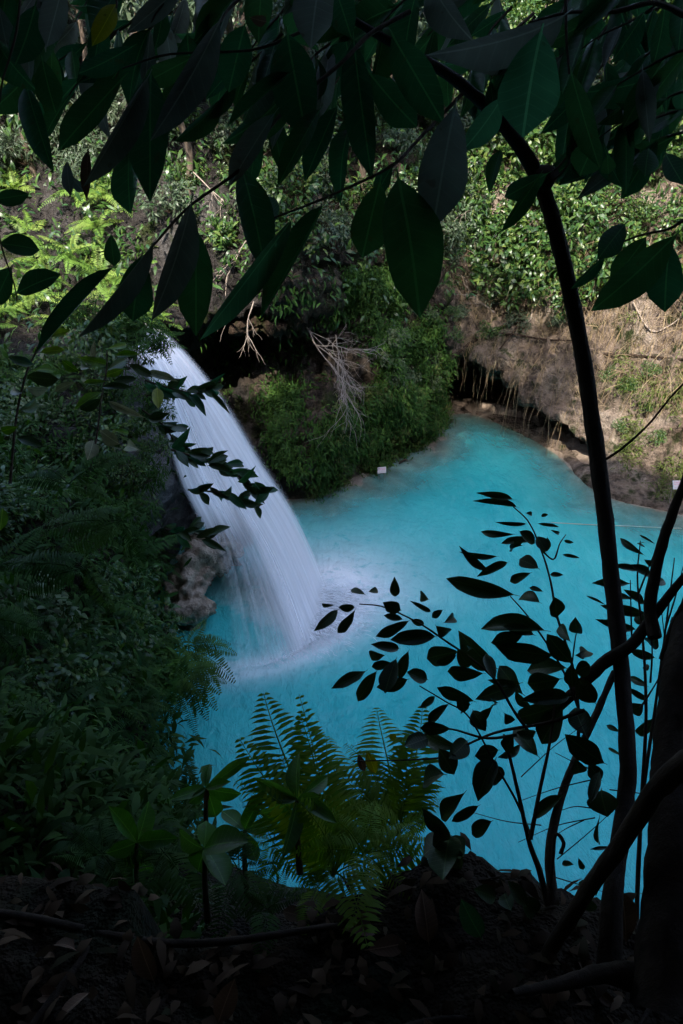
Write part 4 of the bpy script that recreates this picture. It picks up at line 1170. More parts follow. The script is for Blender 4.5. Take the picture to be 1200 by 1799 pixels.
SHADE_TREES = [
 ((-5.2, 1.0, 11.5), 9, .22, [(-4.5, 2.0, 16.6, 3.2, 1.6, 2600), (-7.5, 6.0, 16.5, 3.4, 1.9, 2800), (-4.6, 7.6, 15.2, 3.0, 1.2, 2600), (-4.4, 9.0, 14.4, 2.4, .9, 2200), (-3.8, 5.0, 13.9, 2.8, .8, 2600), (-1.8, 7.2, 14.3, 2.1, .8, 1700), (-5.6, 9.4, 14.8, 2.6, 1.0, 2000)], 'unseen tree added beside the ledge to shade the left bank', 1),
 ((-1.0, -0.9, 10.0), 7, .25, [(-1.2, -0.2, 16.0, 2.8, 1.4, 2600), (2.9, 2.4, 15.6, 2.1, 1.1, 1600), (-1.2, 8.6, 19.8, 2.8, 1.8, 2000), (-1.0, 9.6, 22.6, 2.6, 1.4, 1100)], 'unseen tree added behind the ledge to shade it', 2),
 ((4.6, -0.6, 10.6), 7, .25, [(4.0, 1.0, 15.8, 3.0, 1.6, 2600), (5.0, 3.6, 16.2, 2.6, 1.3, 2000), (4.2, 10.0, 19.8, 2.6, 1.4, 1300), (3.2, 9.4, 17.6, 2.2, .9, 1900), (2.6, 10.8, 22.4, 2.2, 1.2, 800)], 'unseen tree added to shade the right end of the ledge', 3),
 ((-2.5, 30.0, 11.5), 9, .25, [(-1.6, 19.5, 18.8, 2.6, 1.2, 650), (0.8, 20.5, 18.6, 2.4, 1.2, 750), (-1.5, 23.0, 17.2, 2.6, 1.2, 1000)], 'tall tree added on the back slope, its unseen crown shading the rock alcove', 4),
]
for i, (ba, H, r, c, lab, sd_k) in enumerate(SHADE_TREES):
    added_shade_tree(ba, H, r, c, lab, sd_k)

rk2 = blob_rock('brow_rock', [atY(395, 552, 23.2), atY(430, 572, 22.7), atY(475, 570, 22.9), atY(520, 560, 23.2), atY(560, 545, 23.6)], [.12, .28, .36, .3, .1], M['travertine_brown'], 21.0, .55, (90, 60))
tag(rk2, 'brown lumpy rock jutting from the top of the dark alcove', 'rock')

# ------------------------------------------------------------------ foreground: arching tree with big hanging leaves
tree = empty('overhanging_tree', atD(1085, 1640, 2.1))
tag(tree, 'dark slender tree arching over the view with large drooping leaves', 'tree')
tk = px_tube(tree, [(1070, 1700, 2.05, 44), (1076, 1580, 2.12, 36), (1086, 1500, 2.2, 32), (1100, 1400, 2.3, 30), (1103, 1330, 2.35, 29), (1092, 1180, 2.5, 28), (1076, 1030, 2.62, 28), (1062, 900, 2.7, 28), (1046, 780, 2.75, 29), (1026, 640, 2.77, 28), (1003, 520, 2.75, 28), (975, 400, 2.65, 28), (948, 320, 2.6, 27), (915, 260, 2.5, 26), (872, 205, 2.4, 25), (800, 140, 2.25, 21), (740, 103, 2.15, 18), (680, 70, 2.05, 15), (600, 20, 1.95, 12), (500, -70, 1.85, 9)], 'bark', 'trunk', 12, 100, .035)
def knot(px, py, D, r):
    V, F_ = tube([atD(px - r, py + r * .4, D), atD(px, py, D - .01), atD(px + r, py - r * .4, D)], [r * .5 / FPX * D, r / FPX * D, r * .4 / FPX * D], 9, 10, .06)
    return obj('knot', mesh('knot', V - np.array(tree.location), F_, M['bark']), tree)
knot(955, 312, 2.58, 22)
def twig(root, pts, w0=6, w1=2, mat='twig', name='branch'):
    n = len(pts)
    return px_tube(root, [(a, b_, D, w0 + (w1 - w0) * k / (n - 1)) for k, (a, b_, D) in enumerate(pts)], mat, name, 6, n * 5, .04)
twig(tree, [(812, 165, 2.2), (740, 240, 2.1), (690, 290, 2.0), (600, 335, 1.95), (510, 372, 1.9), (430, 400, 1.9)], 7, 3)
twig(tree, [(720, 20, 2.0), (650, 60, 1.95), (600, 110, 1.9), (490, 205, 1.85), (430, 290, 1.8), (330, 365, 1.75), (262, 440, 1.7)], 9, 4)
twig(tree, [(600, 20, 1.95), (520, 60, 1.9), (440, 88, 1.85), (300, 95, 1.8), (215, 120, 1.75)], 7, 3)
twig(tree, [(520, -60, 1.85), (420, 0, 1.8), (385, 40, 1.75)], 7, 4)
twig(tree, [(1210, 30, 2.3), (1150, 5, 2.2), (1080, 20, 2.15), (1000, 22, 2.1), (930, 40, 2.05)], 12, 5)
twig(tree, [(994, -20, 2.0), (995, 60, 2.0), (1000, 130, 2.0)], 6, 4)
twig(tree, [(955, 320, 2.58), (1000, 270, 2.5), (1030, 205, 2.45)], 5, 3)
twig(tree, [(958, 325, 2.58), (990, 300, 2.5), (1025, 240, 2.45)], 5, 2)
twig(tree, [(1220, 370, 2.2), (1180, 400, 2.2), (1120, 415, 2.2), (1070, 440, 2.2), (1010, 505, 2.2)], 6, 2)
twig(tree, [(-40, 300, 2.0), (-10, 360, 2.0), (2, 430, 2.0), (25, 500, 2.1), (30, 530, 2.1)], 4, 2)
twig(tree, [(200, -30, 1.7), (205, 10, 1.7), (198, 25, 1.7)], 4, 3)
twig(tree, [(40, -40, 1.7), (28, 60, 1.7), (5, 140, 1.7), (0, 180, 1.7)], 5, 3)
Gm, Gy, Yl = 'big_leaf', 'big_leaf_grey', 'big_leaf_yellow'
for (b_, t_, wp, D, mt, rl, vv_) in [
 ((700, 315), (742, 548), 122, 1.75, Gm, .2, 0), ((668, 320), (640, 455), 82, 1.85, Gm, .3, 2), ((800, 190), (764, 396), 100, 1.75, Gy, .1, 2),
 ((952, 57), (918, 238), 126, 1.7, 'big_leaf_lit_tint', .1, 2), ((990, 26), (806, 142), 66, 1.8, Gy, .6, 3), ((690, 62), (772, 218), 80, 1.9, Gm, .2, 0),
 ((650, 128), (732, 226), 70, 1.95, Gm, .2, 2), ((505, 60), (528, 238), 96, 1.8, Gm, .3, 0), ((622, 70), (640, 305), 66, 1.95, Gm, .3, 0),
 ((560, -40), (545, 64), 84, 1.6, Gy, .2, 4), ((385, 38), (282, 248), 62, 1.6, Gy, .4, 0), ((258, 138), (148, 328), 48, 1.65, Gy, .5, 5),
 ((265, 130), (255, 338), 82, 1.75, Gm, .2, 0), ((215, 138), (92, 260), 60, 1.75, Gm, .3, 0), ((335, 358), (285, 562), 60, 1.65, Gy, .5, 0),
 ((250, 450), (232, 567), 74, 1.75, Gm, .1, 2), ((345, 405), (337, 584), 76, 1.85, Gm, .2, 0), ((268, 428), (138, 594), 38, 1.6, Gy, .6, 5),
 ((197, 472), (62, 618), 32, 1.7, Gm, .6, 5), ((512, 386), (352, 598), 46, 1.7, 'big_leaf_lit_tint', .3, 5), ((568, 362), (456, 558), 42, 1.75, Gm, .5, 5),
 ((425, 295), (470, 472), 70, 1.9, Gm, .2, 0), ((482, 200), (393, 322), 48, 1.75, Gy, .4, 0), ((562, 193), (484, 312), 44, 1.8, Gm, .4, 0),
 ((592, 188), (528, 312), 46, 1.9, Gm, .4, 0), ((507, 128), (398, 222), 28, 1.8, Gm, .6, 5), ((203, 8), (163, 74), 40, 1.7, Yl, .1, 0),  # the Yl leaf carries sunlight in its yellow colour
 ((112, -30), (76, 84), 56, 1.6, Gy, .2, 0), ((62, 10), (30, 120), 66, 1.75, Gm, .3, 0), ((75, 105), (96, 196), 54, 1.8, Gm, .2, 2),
 ((232, 82), (138, 136), 44, 1.75, Gm, .3, 0), ((345, 98), (250, 152), 46, 1.8, Gm, .3, 2), ((948, 308), (880, 408), 30, 2.3, Gm, .4, 5),
 ((962, 305), (886, 352), 46, 2.4, Gm, .5, 2), ((1098, 395), (1055, 452), 50, 2.1, Gm, .2, 2), ((1185, 415), (1044, 552), 74, 2.0, Gm, .3, 0),
 ((1178, 428), (1166, 548), 72, 2.1, Gm, .2, 2), ((1135, 418), (1076, 502), 56, 2.15, Gm, .2, 2), ((1062, 452), (1002, 508), 22, 2.1, Gm, .5, 5),
 ((1004, 128), (1042, 292), 52, 1.95, Gm, .3, 0), ((1052, 242), (1018, 308), 66, 2.0, Gm, .2, 2), ((882, 172), (818, 268), 54, 1.9, 'big_leaf_lit_tint', .4, 0),
 ((1068, 272), (1070, 308), 30, 2.1, Gm, .2, 2), ((1140, 262), (1135, 305), 44, 2.1, Gm, .2, 2), ((1170, 270), (1200, 320), 44, 2.0, Gm, .2, 2),
 ((860, 340), (878, 250), 30, 2.4, Gm, .3, 0), ((480, 395), (470, 330), 36, 1.9, Gm, .3, 0), ((690, 290), (655, 345), 34, 2.0, Gm, .3, 0), ((196, 412), (200, 470), 34, 1.8, Gm, .2, 2),
 ((125, 310), (150, 340), 22, 1.8, Gy, .2, 2), ((155, 265), (148, 345), 22, 1.8, 'brown_leaf', .3, 0), ((118, 285), (122, 340), 24, 1.75, Gy, .3, 2), ((-10, 350), (50, 345), 34, 1.9, Gm, .3, 0), ((0, 428), (72, 437), 44, 2.0, Gm, .3, 0), ((30, 515), (100, 478), 44, 2.1, Gm, .5, 0), ((20, 470), (-20, 540), 50, 2.1, Gm, .3, 0),
 ((440, 30), (470, 40), 22, 1.9, 'brown_leaf', .3, 2), ((430, 45), (395, 160), 70, 1.9, Gm, .3, 0), ((330, 60), (340, 170), 66, 1.95, Gm, .2, 2), ((590, -20), (610, 60), 60, 1.9, Gm, .3, 0)]:
    px_leaf(tree, b_, t_, wp * .84, D, mt, None, rl * random.choice((-1, 1)), vv_)
# further twigs of the same crown along the top of the view
rl_ = random.Random(21)
def leafy_twig(x0, y0, ang, ln, D, n, lw=(48, 90), mats=('big_leaf',) * 5 + ('big_leaf_grey',)):
    dx, dy = math.cos(ang), math.sin(ang)
    pts = []
    for k in range(5):
        s = k / 4
        pts.append((x0 + dx * ln * s + rl_.uniform(-6, 6), y0 + dy * ln * s + 30 * s * s + rl_.uniform(-5, 5), D + rl_.uniform(-.03, .03)))
    twig(tree, pts, 6, 2)
    for k in range(n):
        s = (k + .6) / n
        i = min(3, int(s * 4)); f = s * 4 - i
        bx, by = pts[i][0] * (1 - f) + pts[i + 1][0] * f, pts[i][1] * (1 - f) + pts[i + 1][1] * f
        a2 = ang + rl_.choice((-1, 1)) * rl_.uniform(.4, 1.1)
        a2 = a2 * .5 + (math.pi / 2) * .5 + rl_.uniform(-.3, .3)
        L_ = rl_.uniform(*lw) * 1.55
        px_leaf(tree, (bx, by), (bx + math.cos(a2) * L_, by + math.sin(a2) * L_), L_ * rl_.uniform(.24, .36), D + rl_.uniform(-.06, .06), rl_.choice(mats), None, rl_.uniform(-.9, .9))
for a in [(1230, -30, 2.7, 260, 2.3, 6), (1240, 70, 2.75, 230, 2.2, 5), (1235, 150, 2.8, 200, 2.35, 5), (1130, -60, 2.4, 200, 2.1, 5), (1040, -70, 2.2, 160, 2.3, 4),
          (1235, 20, 2.5, 260, 2.6, 6), (1225, 110, 2.6, 200, 2.8, 5), (1100, -20, 2.1, 220, 2.9, 5), (1220, 190, 2.9, 180, 2.7, 5), (1180, 120, 2.6, 150, 2.4, 4), (1090, 60, 2.2, 160, 2.5, 5), (1210, 230, 2.9, 130, 2.6, 4),
          (900, -70, 2.5, 180, 2.2, 5), (800, -80, 2.5, 170, 2.1, 5), (700, -80, 2.4, 150, 2.15, 4), (480, -80, 2.4, 160, 2.1, 5), (360, -80, 2.3, 160, 2.0, 4), (250, -80, 2.3, 120, 2.0, 3), (120, -80, 2.2, 140, 2.0, 4), (20, -60, 1.9, 120, 1.9, 3), (300, 20, 2.4, 150, 2.3, 5), (200, 60, 2.3, 130, 2.4, 4), (620, 40, 2.5, 160, 2.3, 5), (500, 60, 2.5, 150, 2.2, 5), (120, 30, 2.2, 130, 2.3, 4), (940, 30, 2.3, 130, 2.3, 4), (700, 120, 2.4, 130, 2.4, 4), (560, -60, 2.3, 200, 2.4, 5), (760, -40, 2.6, 150, 2.5, 4), (430, 60, 2.6, 150, 2.5, 4), (330, 140, 2.5, 140, 2.6, 4), (560, 140, 2.6, 140, 2.7, 4)]:
    leafy_twig(*a)
for k in range(24):                                                   # finer twigs deeper in the crown
    x0 = rl_.uniform(0, 900) if k % 2 else rl_.uniform(900, 1250)
    leafy_twig(x0, rl_.uniform(-70, 60 if k % 2 else 150), rl_.uniform(2.0, 2.9), rl_.uniform(100, 190), rl_.uniform(2.8, 3.8), 6, (34, 64))

# ------------------------------------------------------------------ foreground: silhouetted shrub at the ledge edge
shrub = empty('ledge_shrub', atD(965, 1590, 2.3))
tag(shrub, 'dark leafy shrub fanning up from the ledge in front of the pool', 'shrub')
def Z6(x, y): return (550 + x * .5417, 820 + y * .5417)
def Z7(x, y): return (650 + x * .4583, 1150 + y * .4583)
def Z8(x, y): return (1000 + x * .2778, 900 + y * .2778)
def stem(root, fn, pts, D0, D1, w0, w1, mat='twig', name='stem'):
    n = len(pts)
    return px_tube(root, [(*fn(*p), D0 + (D1 - D0) * k / (n - 1), w0 + (w1 - w0) * k / (n - 1)) for k, p in enumerate(pts)], mat, name, 6, n * 5, .05)
ident = lambda x, y: (x, y)
stem(shrub, ident, [(962, 1590), (948, 1530), (930, 1480), (912, 1400), (898, 1340), (885, 1290)], 2.3, 2.35, 12, 4)
stem(shrub, ident, [(972, 1590), (966, 1500), (980, 1420), (1008, 1340), (1045, 1260), (1080, 1180)], 2.3, 2.6, 20, 12)
stem(shrub, ident, [(932, 1475), (948, 1390), (966, 1305), (975, 1230)], 2.3, 2.4, 9, 4)
stem(shrub, ident, [(985, 1500), (990, 1480), (975, 1470), (968, 1560)], 2.3, 2.3, 8, 5)
stem(shrub, Z6, [(860, 900), (860, 780), (840, 640), (790, 480), (770, 370), (740, 270), (700, 180), (650, 130)], 2.4, 2.7, 7, 2)
stem(shrub, Z6, [(700, 860), (650, 790), (590, 690), (510, 620), (430, 565), (340, 505), (230, 455), (150, 445)], 2.35, 2.3, 6, 2)
stem(shrub, Z6, [(860, 780), (800, 640), (700, 490), (640, 420)], 2.45, 2.6, 5, 2)
stem(shrub, Z6, [(660, 870), (560, 880), (440, 850), (360, 870)], 2.35, 2.3, 6, 2)
stem(shrub, Z6, [(880, 790), (760, 830), (600, 860), (480, 910), (400, 945), (130, 955)], 2.4, 2.3, 7, 2)
stem(shrub, Z7, [(620, 700), (560, 560), (480, 420), (380, 240), (290, 180), (190, 120)], 2.35, 2.25, 5, 2)
stem(shrub, Z6, [(740, 270), (780, 300), (800, 250), (820, 220)], 2.65, 2.7, 4, 1.5)
stem(shrub, Z6, [(840, 640), (850, 560), (860, 520)], 2.6, 2.6, 3, 1.5)
S6 = [(80, 465, 12, 528, 28), (135, 465, 78, 552, 28), (70, 448, 20, 450, 12), (135, 455, 82, 455, 22), (168, 415, 118, 395, 18), (180, 405, 215, 398, 18), (265, 420, 265, 378, 26), (285, 465, 238, 450, 35), (290, 495, 230, 480, 20), (310, 500, 205, 555, 30), (360, 510, 318, 498, 20), (395, 550, 250, 560, 44), (278, 590, 188, 575, 28), (232, 610, 168, 615, 30), (250, 635, 185, 650, 26), (310, 600, 275, 690, 30), (375, 430, 340, 415, 28), (420, 465, 385, 490, 20), (425, 505, 480, 478, 28), (400, 515, 452, 555, 35), (380, 470, 315, 435, 14), (470, 600, 360, 625, 55), (505, 650, 470, 590, 35), (270, 625, 230, 730, 48), (305, 690, 205, 715, 36), (370, 690, 305, 665, 38), (205, 665, 135, 768, 38), (170, 662, 72, 712, 32), (550, 670, 428, 670, 42), (590, 670, 550, 620, 35), (465, 610, 400, 640, 24), (520, 590, 485, 590, 16),
 (645, 105, 560, 85, 20), (660, 130, 545, 100, 18), (690, 185, 592, 180, 12), (650, 220, 525, 215, 20), (720, 240, 600, 240, 22), (680, 255, 605, 268, 14), (730, 330, 665, 295, 40), (595, 290, 485, 285, 16), (565, 335, 487, 285, 22), (630, 310, 545, 345, 24), (705, 345, 632, 375, 26), (650, 415, 420, 365, 50), (735, 440, 650, 400, 34), (745, 405, 700, 390, 14), (755, 275, 730, 225, 34), (760, 230, 745, 280, 24), (790, 490, 790, 435, 40), (770, 350, 805, 350, 14), (750, 530, 518, 485, 52), (680, 545, 580, 575, 46), (715, 545, 620, 510, 30), (835, 565, 785, 505, 32), (858, 540, 850, 505, 34), (870, 620, 900, 585, 40), (850, 610, 900, 605, 24), (850, 665, 900, 645, 44), (780, 610, 605, 600, 54), (835, 635, 760, 545, 52), (820, 655, 675, 645, 52), (800, 690, 680, 715, 62), (915, 765, 860, 685, 54), (830, 745, 705, 750, 44), (800, 770, 650, 830, 66), (810, 785, 735, 900, 68), (885, 870, 850, 780, 62), (945, 960, 830, 890, 62), (855, 950, 870, 1015, 40), (935, 1015, 895, 975, 42), (840, 640, 840, 720, 40), (690, 150, 720, 155, 12), (740, 160, 760, 155, 10), (730, 185, 798, 192, 10), (770, 205, 810, 222, 10), (815, 240, 845, 246, 10), (810, 285, 865, 296, 10), (670, 210, 720, 250, 30), (690, 230, 650, 250, 24),
 (520, 760, 400, 720, 35), (440, 770, 365, 835, 28), (395, 745, 350, 780, 20), (510, 770, 445, 795, 32), (445, 850, 345, 850, 36), (370, 880, 295, 905, 46), (410, 915, 465, 1000, 52), (500, 890, 440, 945, 52), (600, 920, 530, 940, 46), (425, 1000, 330, 1010, 58), (590, 950, 525, 1055, 62), (580, 970, 620, 1040, 46), (650, 870, 620, 930, 40), (720, 865, 660, 860, 28), (660, 700, 570, 700, 20), (600, 765, 555, 765, 22), (480, 740, 490, 800, 36), (520, 790, 550, 850, 44), (620, 800, 650, 840, 30), (660, 710, 630, 710, 16), (560, 610, 590, 690, 30)]
S7 = [(360, 530, 245, 640, 62), (415, 580, 312, 640, 38), (465, 640, 375, 690, 58), (250, 650, 300, 770, 76), (360, 770, 300, 740, 38), (890, 520, 895, 612, 105), (780, 805, 735, 800, 22), (800, 780, 820, 830, 22), (600, 965, 540, 870, 50), (480, 930, 420, 900, 60), (830, 890, 800, 870, 34), (880, 450, 840, 560, 40), (540, 980, 510, 905, 60), (640, 990, 580, 930, 70), (860, 980, 830, 950, 40), (880, 620, 860, 760, 16), (930, 740, 850, 745, 14)]
for (x0, y0, x1, y1, wz_) in S6:
    px_leaf(shrub, Z6(x0, y0), Z6(x1, y1), wz_ * .64, 2.3 + .35 * max(0, (x0 - 500) / 500) * (1 - y0 / 1100) + random.uniform(-.06, .06), 'shrub_leaf', None, random.uniform(-.45, .45))
for (x0, y0, x1, y1, wz_) in S7:
    px_leaf(shrub, Z7(x0, y0), Z7(x1, y1), wz_ * .47, 2.25 + random.uniform(-.05, .08), 'shrub_leaf', None, random.uniform(-.45, .45))
rt = random.Random(5)
for k in range(9):
    a = (rt.gauss(935, 55), rt.gauss(1270, 85)); an = math.pi + rt.uniform(-.9, .9); L_ = rt.uniform(35, 85)
    px_leaf(shrub, a, (a[0] + math.cos(an) * L_, a[1] + math.sin(an) * L_), L_ * rt.uniform(.32, .48), 2.5 + rt.uniform(-.1, .1), 'shrub_leaf', None, rt.uniform(-.6, .6))
for k in range(12):                                                     # bare twigs in its lower half
    a = (rt.uniform(880, 1080), rt.uniform(1350, 1540)); an = rt.uniform(-.9, .5) + (math.pi if rt.random() < .5 else 0); L_ = rt.uniform(50, 150)
    stem(shrub, ident, [a, (a[0] + math.cos(an) * L_ * .5, a[1] + math.sin(an) * L_ * .5 + rt.uniform(-8, 8)), (a[0] + math.cos(an) * L_, a[1] + math.sin(an) * L_)], 2.35, 2.35, 2.4, 1.0, 'twig', 'twig')

# gnarled tree at the right edge
gn = empty('gnarled_tree', atD(1150, 1720, 1.9))
tag(gn, 'thick dark gnarled tree at the right edge of the ledge', 'tree')
px_tube(gn, [(1175, 1780, 1.85, 130), (1180, 1600, 1.95, 104), (1186, 1450, 2.05, 84), (1188, 1300, 2.2, 74), (1198, 1180, 2.3, 64), (1215, 1090, 2.4, 54), (1250, 980, 2.5, 46), (1300, 760, 2.6, 40), (1330, 450, 2.7, 34), (1380, 100, 2.7, 26), (1420, -300, 2.6, 16)], 'bark', 'trunk', 16, 60, .06)
px_tube(gn, [(950, 1700, 2.16, 24), (975, 1655, 2.14, 25), (1000, 1616, 2.1, 26), (1035, 1560, 2.05, 28), (1085, 1490, 2.0, 30), (1140, 1405, 1.95, 36), (1180, 1360, 1.9, 42), (1240, 1320, 1.85, 46)], 'twig', 'branch', 10, 30, .05)
px_tube(gn, [(960, 1262, 2.5, 14), (1010, 1215, 2.5, 20), (1060, 1165, 2.5, 22), (1110, 1132, 2.5, 22), (1150, 1080, 2.5, 18), (1210, 1005, 2.5, 13), (1290, 930, 2.5, 7), (1350, 890, 2.5, 3)], 'bark', 'branch', 8, 30, .05)
px_tube(gn, [(1150, 1120, 2.45, 24), (1142, 1060, 2.5, 22), (1160, 970, 2.5, 19), (1180, 905, 2.5, 17), (1215, 815, 2.5, 13), (1260, 700, 2.55, 8), (1290, 600, 2.6, 3)], 'bark', 'branch', 8, 26, .05)
px_tube(gn, [(1165, 1160, 2.4, 16), (1185, 1095, 2.4, 13), (1215, 1040, 2.4, 10)], 'bark', 'branch', 7, 16, .05)
px_tube(gn, [(1050, 815, 2.75, 5), (1090, 790, 2.7, 5), (1140, 745, 2.65, 4), (1200, 675, 2.6, 4), (1300, 600, 2.6, 10)], 'bark', 'branch', 6, 16, .05)
px_tube(gn, [(1130, 1720, 1.95, 60), (1060, 1710, 1.9, 34), (980, 1730, 1.85, 22), (900, 1745, 1.8, 14)], 'bark', 'root', 10, 24, .06)
for k in range(12):
    a = (rt.uniform(1110, 1200), rt.uniform(960, 1300)); an = rt.uniform(-1.8, -1.0); L_ = rt.uniform(60, 160)
    stem(gn, ident, [a, (a[0] + math.cos(an) * L_ * .5 + rt.uniform(-6, 6), a[1] + math.sin(an) * L_ * .5), (a[0] + math.cos(an) * L_, a[1] + math.sin(an) * L_)], 2.6, 2.6, 4, 1.5, 'twig', 'twig')
S8 = [(470, 270, 290, 155, 40), (540, 200, 440, 140, 14), (450, 190, 490, 210, 30), (440, 370, 305, 330, 36), (515, 400, 430, 340, 50), (545, 340, 490, 310, 36), (385, 450, 175, 440, 52), (480, 580, 380, 500, 46), (400, 550, 230, 520, 40), (500, 640, 220, 605, 62), (415, 740, 200, 690, 52), (480, 700, 410, 640, 72), (560, 800, 470, 860, 92), (540, 920, 380, 870, 52), (495, 1100, 380, 1040, 42), (500, 1190, 370, 1110, 36), (380, 1260, 445, 1235, 74), (320, 1390, 225, 1340, 30), (330, 1540, 245, 1490, 20), (600, 430, 560, 450, 50), (500, 1000, 470, 960, 40), (230, 585, 110, 525, 16), (720, 900, 640, 800, 50), (690, 740, 660, 660, 60), (430, 1400, 520, 1340, 60), (470, 760, 560, 700, 60)]
sh2 = empty('ledge_shrub', atD(1120, 1590, 2.4))
tag(sh2, 'dark leafy shrub behind the arching trunk at the right edge', 'shrub')
stem(sh2, ident, [(1118, 1680), (1120, 1560), (1128, 1400), (1135, 1250), (1130, 1130), (1120, 1020), (1125, 950)], 2.5, 2.8, 10, 2)
stem(sh2, ident, [(1128, 1400), (1150, 1250), (1170, 1100), (1185, 980)], 2.6, 2.8, 8, 2)
for (x0, y0, x1, y1, wz_) in S8:
    px_leaf(sh2, Z8(x0, y0), Z8(x1, y1), wz_ * .31, 2.8 + random.uniform(-.05, .05), 'shrub_leaf', None, random.uniform(-.4, .4))

# ------------------------------------------------------------------ foreground: ferns and rosettes on the lip of the ledge
M['fern_light_tint'] = leaf_mat('light_tinted_fern', [(0.09, 0.19, 0.02), (0.13, 0.22, 0.03), (0.17, 0.24, 0.035)], False, .5, .6, spec=.12)  # brighter fern copy, light from the pool side put into its green
def px_fern(base, D, tips, mat, label, name='fern', k0=0, cat='fern'):
    root = empty(name, atD(*base, D)); tag(root, label, cat)
    for i, (tx, ty, dD) in enumerate(tips):
        p1 = atD(tx, ty, D + dD); ax = p1 - root.location
        n_ = (CAM - root.location).normalized() * .8 + Vector((0, 0, .7))
        L_ = ax.length
        d = (ax.normalized() + Vector((0, 0, .12))).normalized()
        obj('frond', frond_me((i + k0) % 4, mat), root, frame((0, 0, 0), d, n_, L_ * 1.06, L_ * 1.2))
    return root
px_fern((585, 1540), 2.7, [(468, 1212, .3), (590, 1250, .4), (650, 1290, .5), (520, 1270, .2), (430, 1300, .1), (690, 1380, .2), (560, 1330, -.2), (480, 1420, -.3), (500, 1330, .1), (610, 1380, .1), (450, 1370, 0), (540, 1440, -.3), (620, 1600, -.5), (700, 1500, -.3)], 'fern_light_tint', 'large dark green fern with upright fronds on the ledge below the waterfall')
px_fern((700, 1470), 2.8, [(676, 1212, .3), (615, 1270, .2), (735, 1250, .3), (760, 1330, .2), (590, 1330, 0), (770, 1400, 0), (745, 1440, -.2), (650, 1330, .3), (600, 1420, -.2), (690, 1570, -.5), (710, 1300, .1), (640, 1390, 0), (780, 1370, .1), (670, 1420, -.2)], 'fern_light_tint', 'large green fern beside the shrub with yellow leaves caught in it', k0=1)
px_fern((640, 1500), 2.5, [(560, 1400, .1), (730, 1450, .1), (620, 1590, -.3), (540, 1480, -.1), (700, 1540, -.2), (760, 1480, 0), (665, 1400, .2)], 'fern_light_tint', 'dark fern hanging over the ledge edge below the two large ferns', k0=2)
px_fern((835, 1590), 2.5, [(800, 1540, 0), (830, 1525, .1), (860, 1555, 0), (795, 1575, -.1), (850, 1600, -.1), (870, 1575, 0)], 'fern_light_tint', 'small fern tuft at the ledge edge beside the pool', k0=3)
px_fern((470, 1600), 2.4, [(440, 1520, .1), (500, 1530, 0), (430, 1570, 0), (510, 1580, -.1), (455, 1650, -.2), (400, 1600, 0)], 'fern', 'small dark fern on the ledge left of the large fern', k0=1)
px_fern((180, 1500), 2.9, [(110, 1440, .1), (180, 1400, .2), (250, 1430, .1), (280, 1500, 0), (80, 1500, 0), (150, 1560, -.2), (230, 1560, -.2)], 'fern', 'dark fern low on the left end of the ledge', k0=0)
px_fern((330, 1420), 3.4, [(290, 1350, .1), (330, 1335, .1), (300, 1400, 0), (280, 1440, 0), (350, 1380, .1), (360, 1450, -.1)], 'fern', 'pale-ribbed little fern hanging beside the small rosette', k0=2)
def rosette(base, D, tips, label, mat='big_leaf'):
    root = empty('rosette_plant', atD(*base, D)); tag(root, label, 'plant')
    V, F_ = tube([atD(base[0] + 5, base[1] + 130, D), atD(base[0], base[1] + 60, D), atD(*base, D)], [.012, .01, .008], 6, 8)
    obj('stem', mesh('stem', V - np.array(root.location), F_, M['twig']), root)
    for (tx, ty, wp) in tips:
        px_leaf(root, base, (tx, ty), wp * .8, D, mat, random.uniform(-.2, .12), random.uniform(-.8, .8), random.choice((0, 2, 4)))
M['rosette_leaf'] = leaf_mat('mid_green_leaf', [(0.045, 0.12, 0.02), (0.06, 0.15, 0.025), (0.075, 0.16, 0.03)], True, 0.4, 0.42, spots=.3)
rosette((522, 1405), 2.5, [(516, 1318, 32), (588, 1360, 30), (452, 1372, 30), (448, 1442, 34), (506, 1506, 30), (560, 1400, 26), (480, 1400, 26), (592, 1440, 30)], 'broad-leaved green rosette plant in front of the ferns on the ledge', 'rosette_leaf')
rosette((362, 1385), 2.9, [(366, 1338, 24), (438, 1328, 26), (302, 1400, 26), (420, 1402, 28), (398, 1372, 20), (335, 1412, 22), (385, 1445, 42)], 'small rosette plant with an upright dry brown leaf at the pool corner', 'rosette_leaf')
px_leaf(bpy.data.objects['rosette_plant.001'], (360, 1420), (364, 1385), 10, 2.88, 'brown_leaf', 0, 0)
rosette((360, 1490), 2.6, [(300, 1470, 44), (420, 1470, 50), (340, 1540, 50), (400, 1545, 48), (365, 1440, 44)], 'dark broad-leaved plant below the small rosette', 'rosette_leaf')
rosette((790, 1470), 2.4, [(745, 1430, 30), (770, 1530, 60), (820, 1500, 40), (740, 1500, 50), (790, 1560, 50)], 'dark broad-leaved plant at the foot of the ferns beside the pool', 'shrub_leaf')
for (b_, t_, wp, lab) in [((645, 1320), (660, 1362), 20, 'larger orange yellow dead leaf caught in the fern'), ((630, 1325), (640, 1358), 14, 'small brown yellow dead leaf caught in the fern beside a larger one'), ((684, 1290), (696, 1300), 12, 'tiny yellow dead leaf high in the right fern')]:
    r_ = empty('fallen_leaf', atD(*b_, 2.6)); tag(r_, lab, 'leaf'); px_leaf(r_, b_, t_, wp, 2.6, 'big_leaf_yellow' if wp != 14 else 'brown_leaf', 0, 0.1, 0, 'blade')

